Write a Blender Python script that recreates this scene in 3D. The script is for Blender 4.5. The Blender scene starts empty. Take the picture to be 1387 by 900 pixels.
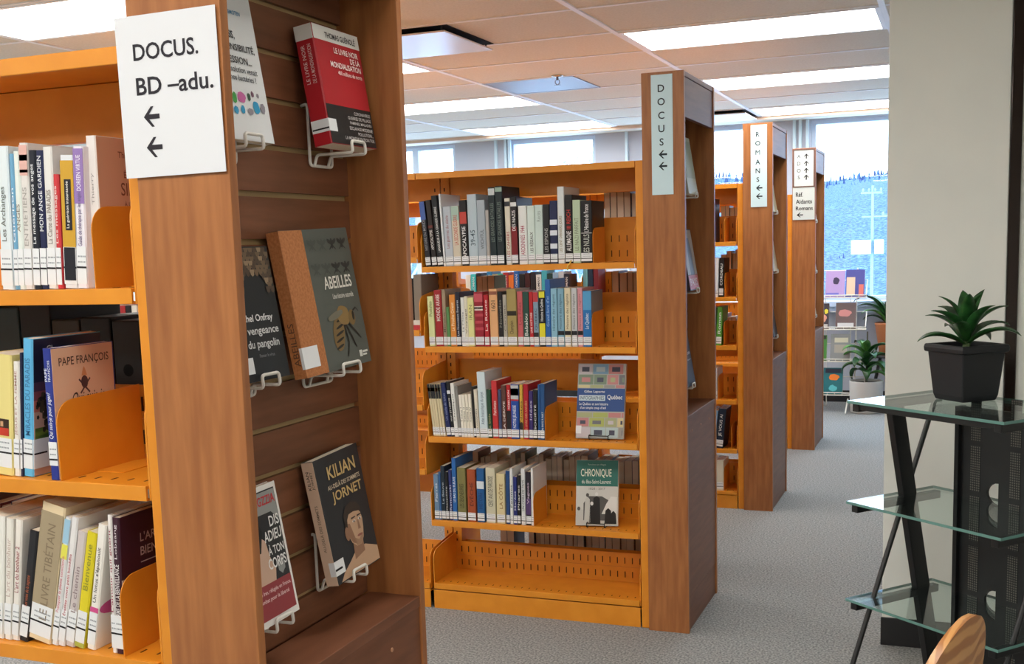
import bpy, bmesh, math, random
from mathutils import Vector, Matrix, Euler
R = math.radians
rng = random.Random(7)
S = bpy.context.scene
C = S.collection

# ------------------------------------------------------------------ camera, world, sun, exposure
cam_d = bpy.data.cameras.new('camera')
cam = bpy.data.objects.new('camera', cam_d)
C.objects.link(cam)
cam_d.sensor_width = 36.0
cam_d.sensor_fit = 'HORIZONTAL'
cam_d.lens = 1552.2268 / 1387.0 * 36.0
cam_d.shift_x = (693.5 - 685.98) / 1387.0
cam_d.shift_y = (538.887 - 450.0) / 1387.0
cam_d.clip_start = 0.02
cam_d.clip_end = 600
_r = Vector((0.93, 0.3664, -0.0304)).normalized()
_f = Vector((-0.3671, 0.921, -0.13)).normalized()
_u = _r.cross(_f).normalized()
_r = _f.cross(_u).normalized()
cam.matrix_world = Matrix(((_r.x, _u.x, -_f.x, 0), (_r.y, _u.y, -_f.y, 0), (_r.z, _u.z, -_f.z, 1.4268), (0, 0, 0, 1)))
S.camera = cam

S.view_settings.view_transform = 'Standard'
S.view_settings.look = 'None'
S.view_settings.gamma = 1.0
S.view_settings.exposure = 0.68
S.view_settings.use_curve_mapping = False
LIGHT_STRENGTH = 8.0
SKY_STRENGTH = 5.0

w = bpy.data.worlds.new('overcast_sky')
S.world = w
w.use_nodes = True
bg = w.node_tree.nodes['Background']
bg.inputs['Color'].default_value = (0.62, 0.80, 1.0, 1)
bg.inputs['Strength'].default_value = SKY_STRENGTH


# ------------------------------------------------------------------ materials
def lin(c):
    return tuple(((v / 255.0) / 12.92 if v / 255.0 <= 0.04045 else ((v / 255.0 + 0.055) / 1.055) ** 2.4) for v in c) + (1.0,)


_mats = {}


def mat(name, rgb, rough=0.5, metal=0.0, spec=0.5, emit=0.0, coat=0.0):
    key = (name, tuple(rgb), rough, metal, emit)
    if key in _mats:
        return _mats[key]
    m = bpy.data.materials.new(name)
    m.use_nodes = True
    b = m.node_tree.nodes['Principled BSDF']
    b.inputs['Base Color'].default_value = lin(rgb)
    b.inputs['Roughness'].default_value = rough
    b.inputs['Metallic'].default_value = metal
    b.inputs['Specular IOR Level'].default_value = spec
    b.inputs['Coat Weight'].default_value = coat
    if emit:
        b.inputs['Emission Color'].default_value = lin(rgb)
        b.inputs['Emission Strength'].default_value = emit
    _mats[key] = m
    return m


def noise_mat(name, c0, c1, scale=(1, 1, 1), nscale=5.0, detail=4.0, rough=0.5, bump=0.0, spec=0.5, lo=0.35, hi=0.65, wave=False):
    m = bpy.data.materials.new(name)
    m.use_nodes = True
    nt = m.node_tree
    b = nt.nodes['Principled BSDF']
    tc = nt.nodes.new('ShaderNodeTexCoord')
    mp = nt.nodes.new('ShaderNodeMapping')
    mp.inputs['Scale'].default_value = scale
    nt.links.new(tc.outputs['Object'], mp.inputs['Vector'])
    nz = nt.nodes.new('ShaderNodeTexNoise')
    nz.inputs['Scale'].default_value = nscale
    nz.inputs['Detail'].default_value = detail
    nt.links.new(mp.outputs['Vector'], nz.inputs['Vector'])
    fac = nz.outputs['Fac']
    if wave:
        wv = nt.nodes.new('ShaderNodeTexWave')
        wv.wave_type = 'RINGS'
        wv.inputs['Scale'].default_value = 9.0
        wv.inputs['Distortion'].default_value = 2.2
        wv.inputs['Detail'].default_value = 0.5
        wv.inputs['Detail Scale'].default_value = 1.2
        nt.links.new(mp.outputs['Vector'], wv.inputs['Vector'])
        fac = wv.outputs['Fac']
    cr = nt.nodes.new('ShaderNodeValToRGB')
    cr.color_ramp.elements[0].position = lo
    cr.color_ramp.elements[0].color = lin(c0)
    cr.color_ramp.elements[1].position = hi
    cr.color_ramp.elements[1].color = lin(c1)
    nt.links.new(fac, cr.inputs['Fac'])
    nt.links.new(cr.outputs['Color'], b.inputs['Base Color'])
    b.inputs['Roughness'].default_value = rough
    b.inputs['Specular IOR Level'].default_value = spec
    if bump:
        bp = nt.nodes.new('ShaderNodeBump')
        bp.inputs['Strength'].default_value = bump
        bp.inputs['Distance'].default_value = 0.002
        nt.links.new(nz.outputs['Fac'], bp.inputs['Height'])
        nt.links.new(bp.outputs['Normal'], b.inputs['Normal'])
    return m


def glass_mat(name, tint, ior=1.5, refl=1.0):
    # clear sheet: transparent body with a Fresnel reflection on the surface
    m = bpy.data.materials.new(name)
    m.use_nodes = True
    nt = m.node_tree
    nt.nodes.remove(nt.nodes['Principled BSDF'])
    out = nt.nodes['Material Output']
    tr = nt.nodes.new('ShaderNodeBsdfTransparent')
    tr.inputs['Color'].default_value = lin(tint)
    gl = nt.nodes.new('ShaderNodeBsdfGlossy')
    gl.inputs['Roughness'].default_value = 0.01
    gl.inputs['Color'].default_value = (1, 1, 1, 1)
    lw = nt.nodes.new('ShaderNodeLayerWeight')
    lw.inputs['Blend'].default_value = 0.5
    pw = nt.nodes.new('ShaderNodeMath')
    pw.operation = 'POWER'
    pw.inputs[1].default_value = 4.5
    nt.links.new(lw.outputs['Facing'], pw.inputs[0])
    fr = nt.nodes.new('ShaderNodeMath')
    fr.operation = 'MULTIPLY_ADD'
    fr.inputs[1].default_value = 0.62 * refl
    fr.inputs[2].default_value = 0.025
    nt.links.new(pw.outputs[0], fr.inputs[0])
    mx = nt.nodes.new('ShaderNodeMixShader')
    nt.links.new(fr.outputs[0], mx.inputs['Fac'])
    nt.links.new(tr.outputs['BSDF'], mx.inputs[1])
    nt.links.new(gl.outputs['BSDF'], mx.inputs[2])
    nt.links.new(mx.outputs['Shader'], out.inputs['Surface'])
    return m


M_WOOD = noise_mat('cherry_laminate', (152, 95, 55), (176, 115, 67), (9, 9, 0.9), 6, 6, 0.38, 0.0, 0.4)
M_WOOD_H = noise_mat('cherry_laminate_crosswise_shaded', (112, 69, 46), (128, 81, 56), (6, 0.9, 9), 6, 6, 0.45, 0.0, 0.4)  # same laminate as the side panels, darkened to carry the recess shade
M_EDGE = mat('laminate_edge', (190, 140, 108), 0.5)
M_GROOVE = mat('groove_core', (176, 148, 104), 0.6)
M_ORANGE = noise_mat('orange_enamel', (222, 140, 34), (230, 149, 42), (1, 1, 1), 14, 3, 0.38, 0.0, 0.5)
M_SLOT = mat('slot_dark', (70, 34, 10), 0.9)
M_WHITE = mat('white_paint', (236, 236, 234), 0.5)
M_PAPER = mat('white_paper', (222, 224, 228), 0.75, spec=0.2)
M_SIGN = mat('pale_sign_card', (214, 240, 248), 0.6, spec=0.3)
M_INK = mat('black_ink', (38, 36, 40), 0.7, spec=0.2)
M_INKGREY = mat('grey_ink', (92, 98, 104), 0.7, spec=0.2)
M_PAGES = noise_mat('book_pages', (216, 204, 182), (236, 226, 208), (1, 160, 1), 8, 2, 0.9, 0.0, 0.1)
M_STICK = mat('sticker_white', (232, 234, 236), 0.45)
M_BLACK = mat('black_metal', (18, 18, 20), 0.35)
M_BLACKP = mat('black_plastic', (24, 26, 31), 0.5)
M_WIRE = mat('white_wire', (226, 222, 214), 0.4)
M_WIREB = mat('black_wire', (20, 20, 20), 0.4)
M_WALL = noise_mat('painted_wall', (232, 234, 228), (237, 238, 231), (1, 1, 1), 4, 2, 0.7, 0.0, 0.2)
M_PIER = mat('painted_pier', (196, 200, 212), 0.7, spec=0.2)
M_FRAME = mat('window_frame_white', (206, 220, 236), 0.5)
M_TILE = noise_mat('ceiling_tile', (228, 221, 206), (236, 230, 216), (1, 1, 1), 90, 3, 0.9, 0.1, 0.1)
M_GRID = mat('ceiling_tee', (248, 248, 250), 0.5)
M_DARK = mat('dark_void', (10, 10, 12), 0.9)
M_PANE = glass_mat('window_pane', (246, 250, 252), 1.45)
M_GLASS = glass_mat('shelf_glass', (236, 245, 243), 1.52)
M_GLASSEDGE = mat('glass_edge_green', (98, 140, 132), 0.15)
M_LEAF = noise_mat('leaf_green', (20, 58, 26), (44, 96, 44), (1, 1, 1), 30, 2, 0.32)
M_LEAF2 = noise_mat('leaf_light_green', (60, 112, 52), (96, 150, 70), (1, 1, 1), 24, 2, 0.4)
M_SOIL = noise_mat('potting_soil', (40, 30, 24), (66, 50, 40), (1, 1, 1), 60, 3, 0.95)


def carpet():
    m = noise_mat('grey_carpet', (112, 114, 116), (166, 166, 164), (1, 1, 1), 130, 3, 0.95, 0.5, 0.05, 0.36, 0.64)
    return m


# ------------------------------------------------------------------ mesh helpers
class MB:
    def __init__(self):
        self.v, self.f, self.m = [], [], []

    def add(self, vs, fs, mi=0):
        o = len(self.v)
        self.v += [tuple(p) for p in vs]
        self.f += [tuple(i + o for i in q) for q in fs]
        self.m += [mi] * len(fs)
        return self

    def box(self, a, b, mi=0):
        x0, y0, z0 = a
        x1, y1, z1 = b
        return self.add([(x0, y0, z0), (x1, y0, z0), (x1, y1, z0), (x0, y1, z0), (x0, y0, z1), (x1, y0, z1), (x1, y1, z1), (x0, y1, z1)],
                        [(0, 3, 2, 1), (4, 5, 6, 7), (0, 1, 5, 4), (1, 2, 6, 5), (2, 3, 7, 6), (3, 0, 4, 7)], mi)

    def prism(self, pts, vec, mi=0):
        # pts: planar polygon (3-D points), extruded along vec
        n = len(pts)
        v = Vector(vec)
        vs = [Vector(p) for p in pts] + [Vector(p) + v for p in pts]
        nrm = Vector((0, 0, 0))
        for i in range(n):
            a, b = vs[i], vs[(i + 1) % n]
            nrm += a.cross(b)
        flip = nrm.dot(v) > 0
        f0 = tuple(range(n))
        f1 = tuple(range(n, 2 * n))
        sides = [(i, (i + 1) % n, n + (i + 1) % n, n + i) for i in range(n)]
        if flip:
            fs = [f0[::-1], f1] + sides
        else:
            fs = [f0, f1[::-1]] + [q[::-1] for q in sides]
        return self.add(vs, fs, mi)

    def poly(self, pts, mi=0):
        return self.add(pts, [tuple(range(len(pts)))], mi)

    def tube(self, path, r, n=8, mi=0, closed=False):
        P = [Vector(p) for p in path]
        k = len(P)
        rr = r if isinstance(r, (list, tuple)) else [r] * k
        o = len(self.v)
        ref = None
        for i in range(k):
            if closed:
                t = (P[(i + 1) % k] - P[i - 1]).normalized()
            else:
                t = ((P[min(i + 1, k - 1)] - P[max(i - 1, 0)])).normalized()
            if ref is None:
                ref = Vector((0, 0, 1)) if abs(t.z) < 0.9 else Vector((1, 0, 0))
            a = (ref - t * ref.dot(t))
            if a.length < 1e-5:
                a = Vector((0.3, 0.8, 0.5)).cross(t)
            a.normalize()
            ref = a
            b = t.cross(a)
            for j in range(n):
                th = 2 * math.pi * j / n
                self.v.append(tuple(P[i] + (a * math.cos(th) + b * math.sin(th)) * rr[i]))
        m_ = k if closed else k - 1
        for i in range(m_):
            i2 = (i + 1) % k
            for j in range(n):
                j2 = (j + 1) % n
                self.f.append((o + i * n + j, o + i * n + j2, o + i2 * n + j2, o + i2 * n + j))
                self.m.append(mi)
        if not closed:
            self.f.append(tuple(o + j for j in range(n))[::-1])
            self.m.append(mi)
            self.f.append(tuple(o + (k - 1) * n + j for j in range(n)))
            self.m.append(mi)
        return self

    def lathe(self, prof, c=(0, 0, 0), n=24, mi=0, rot=0.0):
        o = len(self.v)
        for (r, z) in prof:
            for j in range(n):
                th = 2 * math.pi * j / n + rot
                self.v.append((c[0] + r * math.cos(th), c[1] + r * math.sin(th), c[2] + z))
        for i in range(len(prof) - 1):
            for j in range(n):
                j2 = (j + 1) % n
                self.f.append((o + i * n + j, o + i * n + j2, o + (i + 1) * n + j2, o + (i + 1) * n + j))
                self.m.append(mi)
        return self

    def build(self, name, mats, parent=None, loc=None, smooth=False, bevel=0.0, segs=2):
        me = bpy.data.meshes.new(name)
        me.from_pydata(self.v, [], self.f)
        if not isinstance(mats, (list, tuple)):
            mats = [mats]
        for m in mats:
            me.materials.append(m)
        for p, i in zip(me.polygons, self.m):
            p.material_index = i
            p.use_smooth = smooth
        me.update()
        o = bpy.data.objects.new(name, me)
        C.objects.link(o)
        if parent:
            o.parent = parent
        if loc:
            o.location = loc
        if bevel:
            b = o.modifiers.new('bevel', 'BEVEL')
            b.width = bevel
            b.segments = segs
            b.limit_method = 'ANGLE'
            b.harden_normals = False
        return o


def bez(pts, n=10):
    # Catmull-Rom through pts
    P = [Vector(p) for p in pts]
    P = [P[0] * 2 - P[1]] + P + [P[-1] * 2 - P[-2]]
    out = []
    for i in range(1, len(P) - 2):
        for k in range(n):
            t = k / n
            a, b, c, d = P[i - 1], P[i], P[i + 1], P[i + 2]
            out.append(0.5 * ((2 * b) + (c - a) * t + (2 * a - 5 * b + 4 * c - d) * t * t + (3 * b - a - 3 * c + d) * t ** 3))
    out.append(P[-2])
    return out


def fillet(pts, r, n=4):
    P = [Vector(p) for p in pts]
    out = [P[0]]
    for i in range(1, len(P) - 1):
        a = (P[i - 1] - P[i])
        b = (P[i + 1] - P[i])
        rr = min(r, a.length * 0.45, b.length * 0.45)
        p0 = P[i] + a.normalized() * rr
        p2 = P[i] + b.normalized() * rr
        for k in range(n + 1):
            t = k / n
            out.append(p0 * (1 - t) ** 2 + P[i] * 2 * t * (1 - t) + p2 * t * t)
    out.append(P[-1])
    return out


def empty(name, loc, label, cat, group=None, rz=0.0):
    o = bpy.data.objects.new(name, None)
    C.objects.link(o)
    o.location = loc
    o.rotation_euler = (0, 0, rz)
    o.empty_display_size = 0.05
    tag(o, label, cat, group)
    return o


def tag(o, label, cat, group=None):
    o['label'] = label
    o['category'] = cat
    if group:
        o['group'] = group
    return o


def structure(o):
    o['kind'] = 'structure'
    return o


_font = {}


def glyphs(txt, bold=0.006):
    if (txt, bold) in _font:
        return _font[(txt, bold)]
    cu = bpy.data.curves.new('t', 'FONT')
    cu.body = txt
    cu.resolution_u = 3
    cu.offset = bold
    cu.fill_mode = 'FRONT'
    ob = bpy.data.objects.new('t', cu)
    C.objects.link(ob)
    dg = bpy.context.evaluated_depsgraph_get()
    me = bpy.data.meshes.new_from_object(ob.evaluated_get(dg))
    vs = [tuple(v.co) for v in me.vertices]
    fs = [tuple(p.vertices) for p in me.polygons]
    bpy.data.objects.remove(ob)
    bpy.data.curves.remove(cu)
    bpy.data.meshes.remove(me)
    _font[(txt, bold)] = (vs, fs)
    return vs, fs


def lettering(name, txt, parent, m, org, xd, yd, width=None, height=None, shear=0.0, align='L', bold=0.006, mb=None, mi=0):
    """flat printed text; org is lower-left (or centre-bottom) of the box the ink fills"""
    vs, fs = glyphs(txt, bold)
    if not vs:
        return None
    x0 = min(v[0] for v in vs)
    x1 = max(v[0] for v in vs)
    y0 = min(v[1] for v in vs)
    y1 = max(v[1] for v in vs)
    sx = sy = None
    if width:
        sx = width / max(1e-6, x1 - x0)
    if height:
        sy = height / max(1e-6, y1 - y0)
    sx = sx or sy
    sy = sy or sx
    ww = (x1 - x0) * sx
    off = 0 if align == 'L' else (-ww / 2 if align == 'C' else -ww)
    O, X, Y = Vector(org), Vector(xd), Vector(yd)
    pts = [O + X * ((v[0] - x0) * sx + off + shear * (v[1] - y0) * sy) + Y * ((v[1] - y0) * sy) for v in vs]
    if mb is not None:
        mb.add(pts, fs, mi)
        return None
    return MB().add(pts, fs).build(name, m, parent)


# ------------------------------------------------------------------ setting
Y_GRID0, X_GRID0, H_C = 4.8639, -2.7855, 2.4349
TX, TY = 1.2192, 0.6096
YW = 10.30
XL, XR = -1.0535, -0.9028
D_BOX, H_BOX = 0.5301, 2.0144
YN, Y1, Y2, Y3 = 1.3014, 4.0028, 6.0115, 7.8700

structure(MB().box((-8.0, -4.0, -0.05), (3.2, YW + 0.15, 0.0)).build('floor', carpet()))
structure(MB().box((-8.0, -4.0, H_C), (3.2, YW + 0.15, H_C + 0.05)).build('ceiling', M_TILE))
structure(MB().box((-8.12, -4.0, 0), (-8.0, YW, H_C)).build('wall_left', M_WALL))
structure(MB().box((3.2, -4.0, 0), (3.32, YW, H_C)).build('wall_right', M_WALL))
structure(MB().box((-8.0, -4.12, 0), (3.2, -4.0, H_C)).build('wall_back', M_WALL))

# ceiling grid
g = MB()
for i in range(-4, 6):
    x = X_GRID0 + TX * i
    if x < 3.2:
        g.box((x - 0.013, -4.0, H_C - 0.006), (x + 0.013, 9.74, H_C + 0.001))
for j in range(-14, 9):
    y = Y_GRID0 + TY * j
    g.box((-8.0, y - 0.011, H_C - 0.0045), (3.2, y + 0.011, H_C + 0.001))
structure(g.build('trim_1', M_GRID))

# far wall with window openings
openings = [(-7.6, -4.56), (-4.0, -3.15), (-2.62, -1.68), (-1.22, 1.6)]
Z_SILL, Z_HEAD = 0.885, 2.425
wl = MB()
wl.box((-8.0, YW, 0), (3.2, YW + 0.15, Z_SILL))
wl.box((-8.0, YW, Z_HEAD), (3.2, YW + 0.15, H_C))
xs = [-8.0]
for a, b in openings:
    wl.box((xs[-1], YW, Z_SILL), (a, YW + 0.15, Z_HEAD))
    xs.append(b)
wl.box((xs[-1], YW, Z_SILL), (3.2, YW + 0.15, Z_HEAD))
structure(wl.build('wall_far', M_PIER))
mull = {0: [-7.0, -6.0, -5.0], 1: [], 2: [], 3: [0.4]}
for k, (a, b) in enumerate(openings):
    f = MB()
    fw = 0.035
    f.box((a, YW + 0.03, Z_SILL), (a + fw, YW + 0.11, Z_HEAD))
    f.box((b - fw, YW + 0.03, Z_SILL), (b, YW + 0.11, Z_HEAD))
    f.box((a + fw, YW + 0.03, Z_HEAD - fw), (b - fw, YW + 0.11, Z_HEAD))
    f.box((a + fw, YW + 0.03, Z_SILL), (b - fw, YW + 0.11, Z_SILL + fw))
    for mx in mull[k]:
        f.box((mx - 0.03, YW + 0.03, Z_SILL + fw), (mx + 0.03, YW + 0.11, Z_HEAD - fw))
    fr = structure(f.build('window_%d' % (k + 1), M_FRAME))
    p = structure(MB().box((a + fw, YW + 0.065, Z_SILL + fw), (b - fw, YW + 0.071, Z_HEAD - fw)).build('window_pane', M_PANE, fr))
structure(MB().box((-8.0, YW - 0.16, Z_SILL - 0.05), (3.2, YW, Z_SILL)).box((-8.0, YW - 0.13, Z_SILL - 0.1), (3.2, YW, Z_SILL - 0.05)).build('trim_2', M_FRAME, bevel=0.006))
# valance along the end of the tile grid and blind channels beside the panes
structure(MB().box((-8.0, 9.74, H_C - 0.03), (3.2, 9.80, H_C)).build('trim_3', mat('valance_beige', (214, 184, 160), 0.6)))
v = MB()
for xx in (-4.13, -4.03, -3.99, -2.85, -1.36, -1.31, -1.25):
    v.box((xx - 0.012, YW - 0.03, Z_SILL), (xx + 0.012, YW, H_C - 0.001))
structure(v.build('trim_4', mat('blind_channel', (214, 236, 248), 0.4)))
structure(MB().box((-8.0, YW - 0.015, 0), (3.2, YW, 0.10)).build('baseboard_far', M_BLACKP))

# column face at the right, its rubber baseboard, the dark glossy post and the wall beyond it
YC = 4.09
structure(MB().box((-0.236, YC, 0), (0.137, YC + 0.6, H_C)).build('wall_column', M_WALL, bevel=0.004))
structure(MB().box((-0.240, YC - 0.008, 0), (0.137, YC, 0.10)).build('baseboard_column', mat('rubber_base', (34, 34, 36), 0.5), bevel=0.002))
structure(MB().box((0.138, YC - 0.006, 0), (0.172, YC + 0.5, H_C)).build('trim_5', mat('bronze_post', (46, 36, 32), 0.12, 0.6), bevel=0.003))
structure(MB().box((0.173, YC + 0.01, 0), (3.2, YC + 0.15, H_C)).build('wall_partition', M_WALL))


# ------------------------------------------------------------------ ceiling fixtures
M_LAMP = mat('lamp_diffuser', (255, 252, 246), 0.5, emit=LIGHT_STRENGTH)


def cell(i, j, w=1, off=0.0):
    x0 = X_GRID0 + TX * (i + off)
    return x0 + 0.013, Y_GRID0 + TY * j + 0.011, x0 + TX * w - 0.013, Y_GRID0 + TY * (j + 1) - 0.011


light_labels = {
    (1, 1): 'large bright ceiling light panel beyond the DOCUS pillar top, nearest in the aisle',
    (1, 4): 'ceiling light panel between the nearest aisle light and the window light',
    (1, 7): 'ceiling light panel touching the valance above the large aisle window',
    (-1, 7): 'ceiling light panel touching the valance above the birch tree window',
    (-1, 4): 'ceiling light panel above the middle bookcase, beside the grey perforated vent',
    (-1, 1): 'ceiling light panel cut off by the near display unit, by the square air deflector',
    (-1, -2): 'warm white ceiling light panel above the near orange bookcase top',
}
for i in (-3, -1, 1, 3):
    for j in (-11, -8, -5, -2, 1, 4, 7):
        x0, y0, x1, y1 = cell(i, j)
        if x1 > 3.2 or (i == 3 and j >= -5) or (i, j) == (1, -2):
            continue
        lab = light_labels.get((i, j), 'ceiling light panel outside the photographed corner')
        t = empty('ceiling_light', ((x0 + x1) / 2, (y0 + y1) / 2, H_C), lab, 'light', 'recessed ceiling light panels')
        hx, hy = (x1 - x0) / 2, (y1 - y0) / 2
        fr = MB()
        for a, b in (((-hx, -hy), (hx, -hy + 0.022)), ((-hx, hy - 0.022), (hx, hy)), ((-hx, -hy + 0.022), (-hx + 0.022, hy - 0.022)), ((hx - 0.022, -hy + 0.022), (hx, hy - 0.022))):
            fr.box((a[0], a[1], -0.008), (b[0], b[1], 0.0))
        fr.build('frame', M_GRID, t)
        MB().box((-hx + 0.022, -hy + 0.022, -0.005), (hx - 0.022, hy - 0.022, -0.001)).build('diffuser', M_LAMP, t)

x0, y0, x1, y1 = cell(0, 3)
x1 = x0 + 0.585
t = empty('ceiling_vent', ((x0 + x1) / 2, (y0 + y1) / 2, H_C), 'square grey perforated air vent set in the ceiling tiles', 'vent')
hx, hy = (x1 - x0) / 2, (y1 - y0) / 2
fr = MB()
for a, b in (((-hx, -hy), (hx, -hy + 0.015)), ((-hx, hy - 0.015), (hx, hy)), ((-hx, -hy + 0.015), (-hx + 0.015, hy - 0.015)), ((hx - 0.015, -hy + 0.015), (hx, hy - 0.015))):
    fr.box((a[0], a[1], -0.006), (b[0], b[1], 0.0))
fr.build('frame', mat('vent_frame', (150, 150, 160), 0.4), t)


def perforated(name, c0, c1, scale):
    m = bpy.data.materials.new(name)
    m.use_nodes = True
    nt = m.node_tree
    b = nt.nodes['Principled BSDF']
    tc = nt.nodes.new('ShaderNodeTexCoord')
    vo = nt.nodes.new('ShaderNodeTexVoronoi')
    vo.inputs['Scale'].default_value = scale
    vo.inputs['Randomness'].default_value = 0.0
    nt.links.new(tc.outputs['Object'], vo.inputs['Vector'])
    cr = nt.nodes.new('ShaderNodeValToRGB')
    cr.color_ramp.interpolation = 'CONSTANT'
    cr.color_ramp.elements[0].color = lin(c1)
    cr.color_ramp.elements[1].position = 0.33
    cr.color_ramp.elements[1].color = lin(c0)
    nt.links.new(vo.outputs['Distance'], cr.inputs['Fac'])
    nt.links.new(cr.outputs['Color'], b.inputs['Base Color'])
    b.inputs['Roughness'].default_value = 0.4
    return m


MB().box((-hx + 0.015, -hy + 0.015, -0.004), (hx - 0.015, hy - 0.015, 0.0)).build('grille', perforated('vent_perforated', (136, 132, 148), (60, 58, 70), 70), t)


def deflector(i, j, off, lab):
    x0, y0, x1, y1 = cell(i, j, 1, off)
    x1 = x0 + 0.585
    t = empty('air_diffuser', ((x0 + x1) / 2, (y0 + y1) / 2, H_C), lab, 'air diffuser', 'hanging square air deflectors')
    hx, hy = (x1 - x0) / 2, (y1 - y0) / 2
    MB().box((-hx, -hy, -0.003), (hx, hy, 0.0)).build('opening', M_DARK, t)
    MB().box((-hx + 0.004, -hy + 0.004, -0.034), (hx - 0.004, hy - 0.004, -0.026)).build('deflector_plate', mat('deflector_paint', (226, 214, 208), 0.25), t, bevel=0.002)
    for sx in (-1, 1):
        for sy in (-1, 1):
            MB().tube([(sx * (hx - 0.03), sy * (hy - 0.03), -0.03), (sx * (hx - 0.03), sy * (hy - 0.03), -0.002)], 0.004, 6).build('hanger_rod', M_BLACKP, t)


deflector(0, 0, 0.0, 'square white air deflector plate hanging below ceiling beside the near display unit')
deflector(0, 7, 0.5, 'square white air deflector plate hanging above the ROMANS pillar near windows')

t = empty('sprinkler_head', (-2.265, 6.66, H_C), 'small chrome sprinkler head under the ceiling by the grey vent', 'sprinkler')
MB().lathe([(0.0, -0.001), (0.034, -0.001), (0.036, -0.006), (0.016, -0.012), (0.0, -0.012)], n=20).build('escutcheon', mat('chrome', (210, 212, 216), 0.2, 0.9), t, smooth=True)
s = MB().tube([(0, 0, -0.012), (0, 0, -0.03)], 0.008, 8)
s.tube([(-0.012, 0, -0.028), (-0.014, 0, -0.045), (0, 0, -0.058)], 0.003, 6).tube([(0.012, 0, -0.028), (0.014, 0, -0.045), (0, 0, -0.058)], 0.003, 6)
s.lathe([(0.0, -0.056), (0.02, -0.058), (0.02, -0.06), (0.0, -0.062)], n=16)
s.build('spray_nozzle', mat('chrome_dark', (130, 126, 130), 0.3, 0.8), t)


# ------------------------------------------------------------------ cherry end display units
def rbox(a, b, name, m, parent, bevel=0.0012):
    return MB().box(a, b).build(name, m, parent, bevel=bevel)


def end_unit(y, lab, base_lab=None):
    t = empty('display_end_unit', (XL, y, 0), lab, 'display unit', 'cherry end display units of the book ranges')
    W, D, H, T = XR - XL, D_BOX, H_BOX, 0.0175
    for k, yy in enumerate((0.0, D - T)):
        rbox((0, yy, 0), (W, yy + T, H), 'side_panel', M_WOOD, t)
    rbox((0, T, H - T), (W - 0.002, D - T, H), 'top_panel', M_WOOD_H, t)
    rbox((W - 0.022, T, H - 0.155), (W - 0.004, D - T, H - T - 0.002), 'header_board', M_WOOD_H, t)
    rbox((W - 0.022, T, 0.128), (W - 0.004, D - T, 0.783), 'lower_panel', M_WOOD_H, t)
    rbox((0.045, T, 0.783), (W - 0.002, D - T, 0.803), 'display_ledge', M_WOOD_H, t)
    rbox((W - 0.024, T, 0.0), (W - 0.006, D - T, 0.125), 'kick_board', M_WOOD_H, t)
    rbox((0.0, T, 0.0), (0.012, D - T, H - T), 'back_panel', M_WOOD_H, t)
    # slatwall: ridged sheet with pale grooves
    sl = MB()
    sl.box((0.014, T, 0.803), (0.033, D - T, H - T), 1)
    z = 1.8135
    zs = []
    while z > 0.82:
        zs.append(z)
        z -= 0.0733
    top = H - T
    gaps = [1.8868, 1.9601] + []
    zs = sorted(zs + gaps, reverse=True)
    hi = top
    for z in zs:
        sl.box((0.033, T, z + 0.0045), (0.0415, D - T, hi), 0)
        hi = z - 0.0045
    sl.box((0.033, T, 0.803), (0.0415, D - T, hi), 0)
    sl.build('slatwall_panel', [M_WOOD_H, M_GROOVE], t)
    for k in range(3):
        q = MB().lathe([(0.0, 0.002), (0.004, 0.0015), (0.004, 0.0)], n=10)
        q.v = [(W - 0.004 + vz, 0.1 + 0.15 * k + vx, 0.74 + vy) for vx, vy, vz in q.v]
        q.build('screw_cap', M_EDGE, t)
    return t


end_unit(YN, 'nearest tall cherry wood display unit carrying the BD adu paper sign')
end_unit(Y1, 'tall cherry wood display unit with the long DOCUS strip sign')
end_unit(Y2, 'cherry wood display unit with the ROMANS strip sign')
end_unit(Y3, 'farthest cherry wood display unit with the ADOS sign and arrows')


# ------------------------------------------------------------------ orange steel bookcases
def shelf_part(parent, W, y0, y1, z, lip=0.0225, ledge=0.118, flip=False, D=0.49, brk=0.135):
    """one cantilever shelf facing y=0 (or facing y=D when flip)"""
    def fy(v):
        return D - v if flip else v
    def bx(mb, a, b, mi=0):
        ya, yb = sorted((fy(a[1]), fy(b[1])))
        mb.box((a[0], ya, a[2]), (b[0], yb, b[2]), mi)
    s = MB()
    bx(s, (0.004, 0.0, z - lip), (W - 0.004, 0.0045, z))
    bx(s, (0.004, 0.0045, z - 0.006), (W - 0.004, 0.228, z))
    bx(s, (0.004, 0.0045, z - lip), (W - 0.004, 0.016, z - lip + 0.0015))
    o = s.build('shelf', M_ORANGE, parent, bevel=0.0012)
    l = MB()
    bx(l, (0.006, 0.224, z), (W - 0.006, 0.2275, z + ledge))
    bx(l, (0.006, 0.2215, z + ledge * 0.5), (W - 0.006, 0.224, z + ledge * 0.5 + 0.002))
    n = int(W / 0.031)
    if not flip:
        for k in range(n):
            x = 0.03 + k * (W - 0.06) / (n - 1)
            for zz in (0.018, 0.074):
                bx(l, (x - 0.0014, 0.2215, z + zz), (x + 0.0014, 0.2242, z + zz + 0.024), 1)
            bx(l, (x - 0.0016, 0.03, z - 0.0004), (x + 0.0016, 0.044, z + 0.0004), 1)
    l.build('back_ledge', [M_ORANGE, M_SLOT], o)
    for xx in (0.0, W - 0.0035):
        prof = [(0.006, z - lip), (0.226, z - lip), (0.226, z + brk + 0.02), (0.10, z + brk + 0.008)]
        pts = []
        for k in range(7):
            a = math.pi / 2 + k * (math.pi / 2) / 6
            pts.append((0.046 + 0.04 * math.cos(a), z + brk - 0.04 + 0.04 * math.sin(a)))
        prof += pts
        P = [(xx, fy(a), b) for a, b in prof]
        MB().prism(P, (0.0035, 0, 0)).build('shelf_bracket', M_ORANGE, o, bevel=0.0008)
    return o


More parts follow.
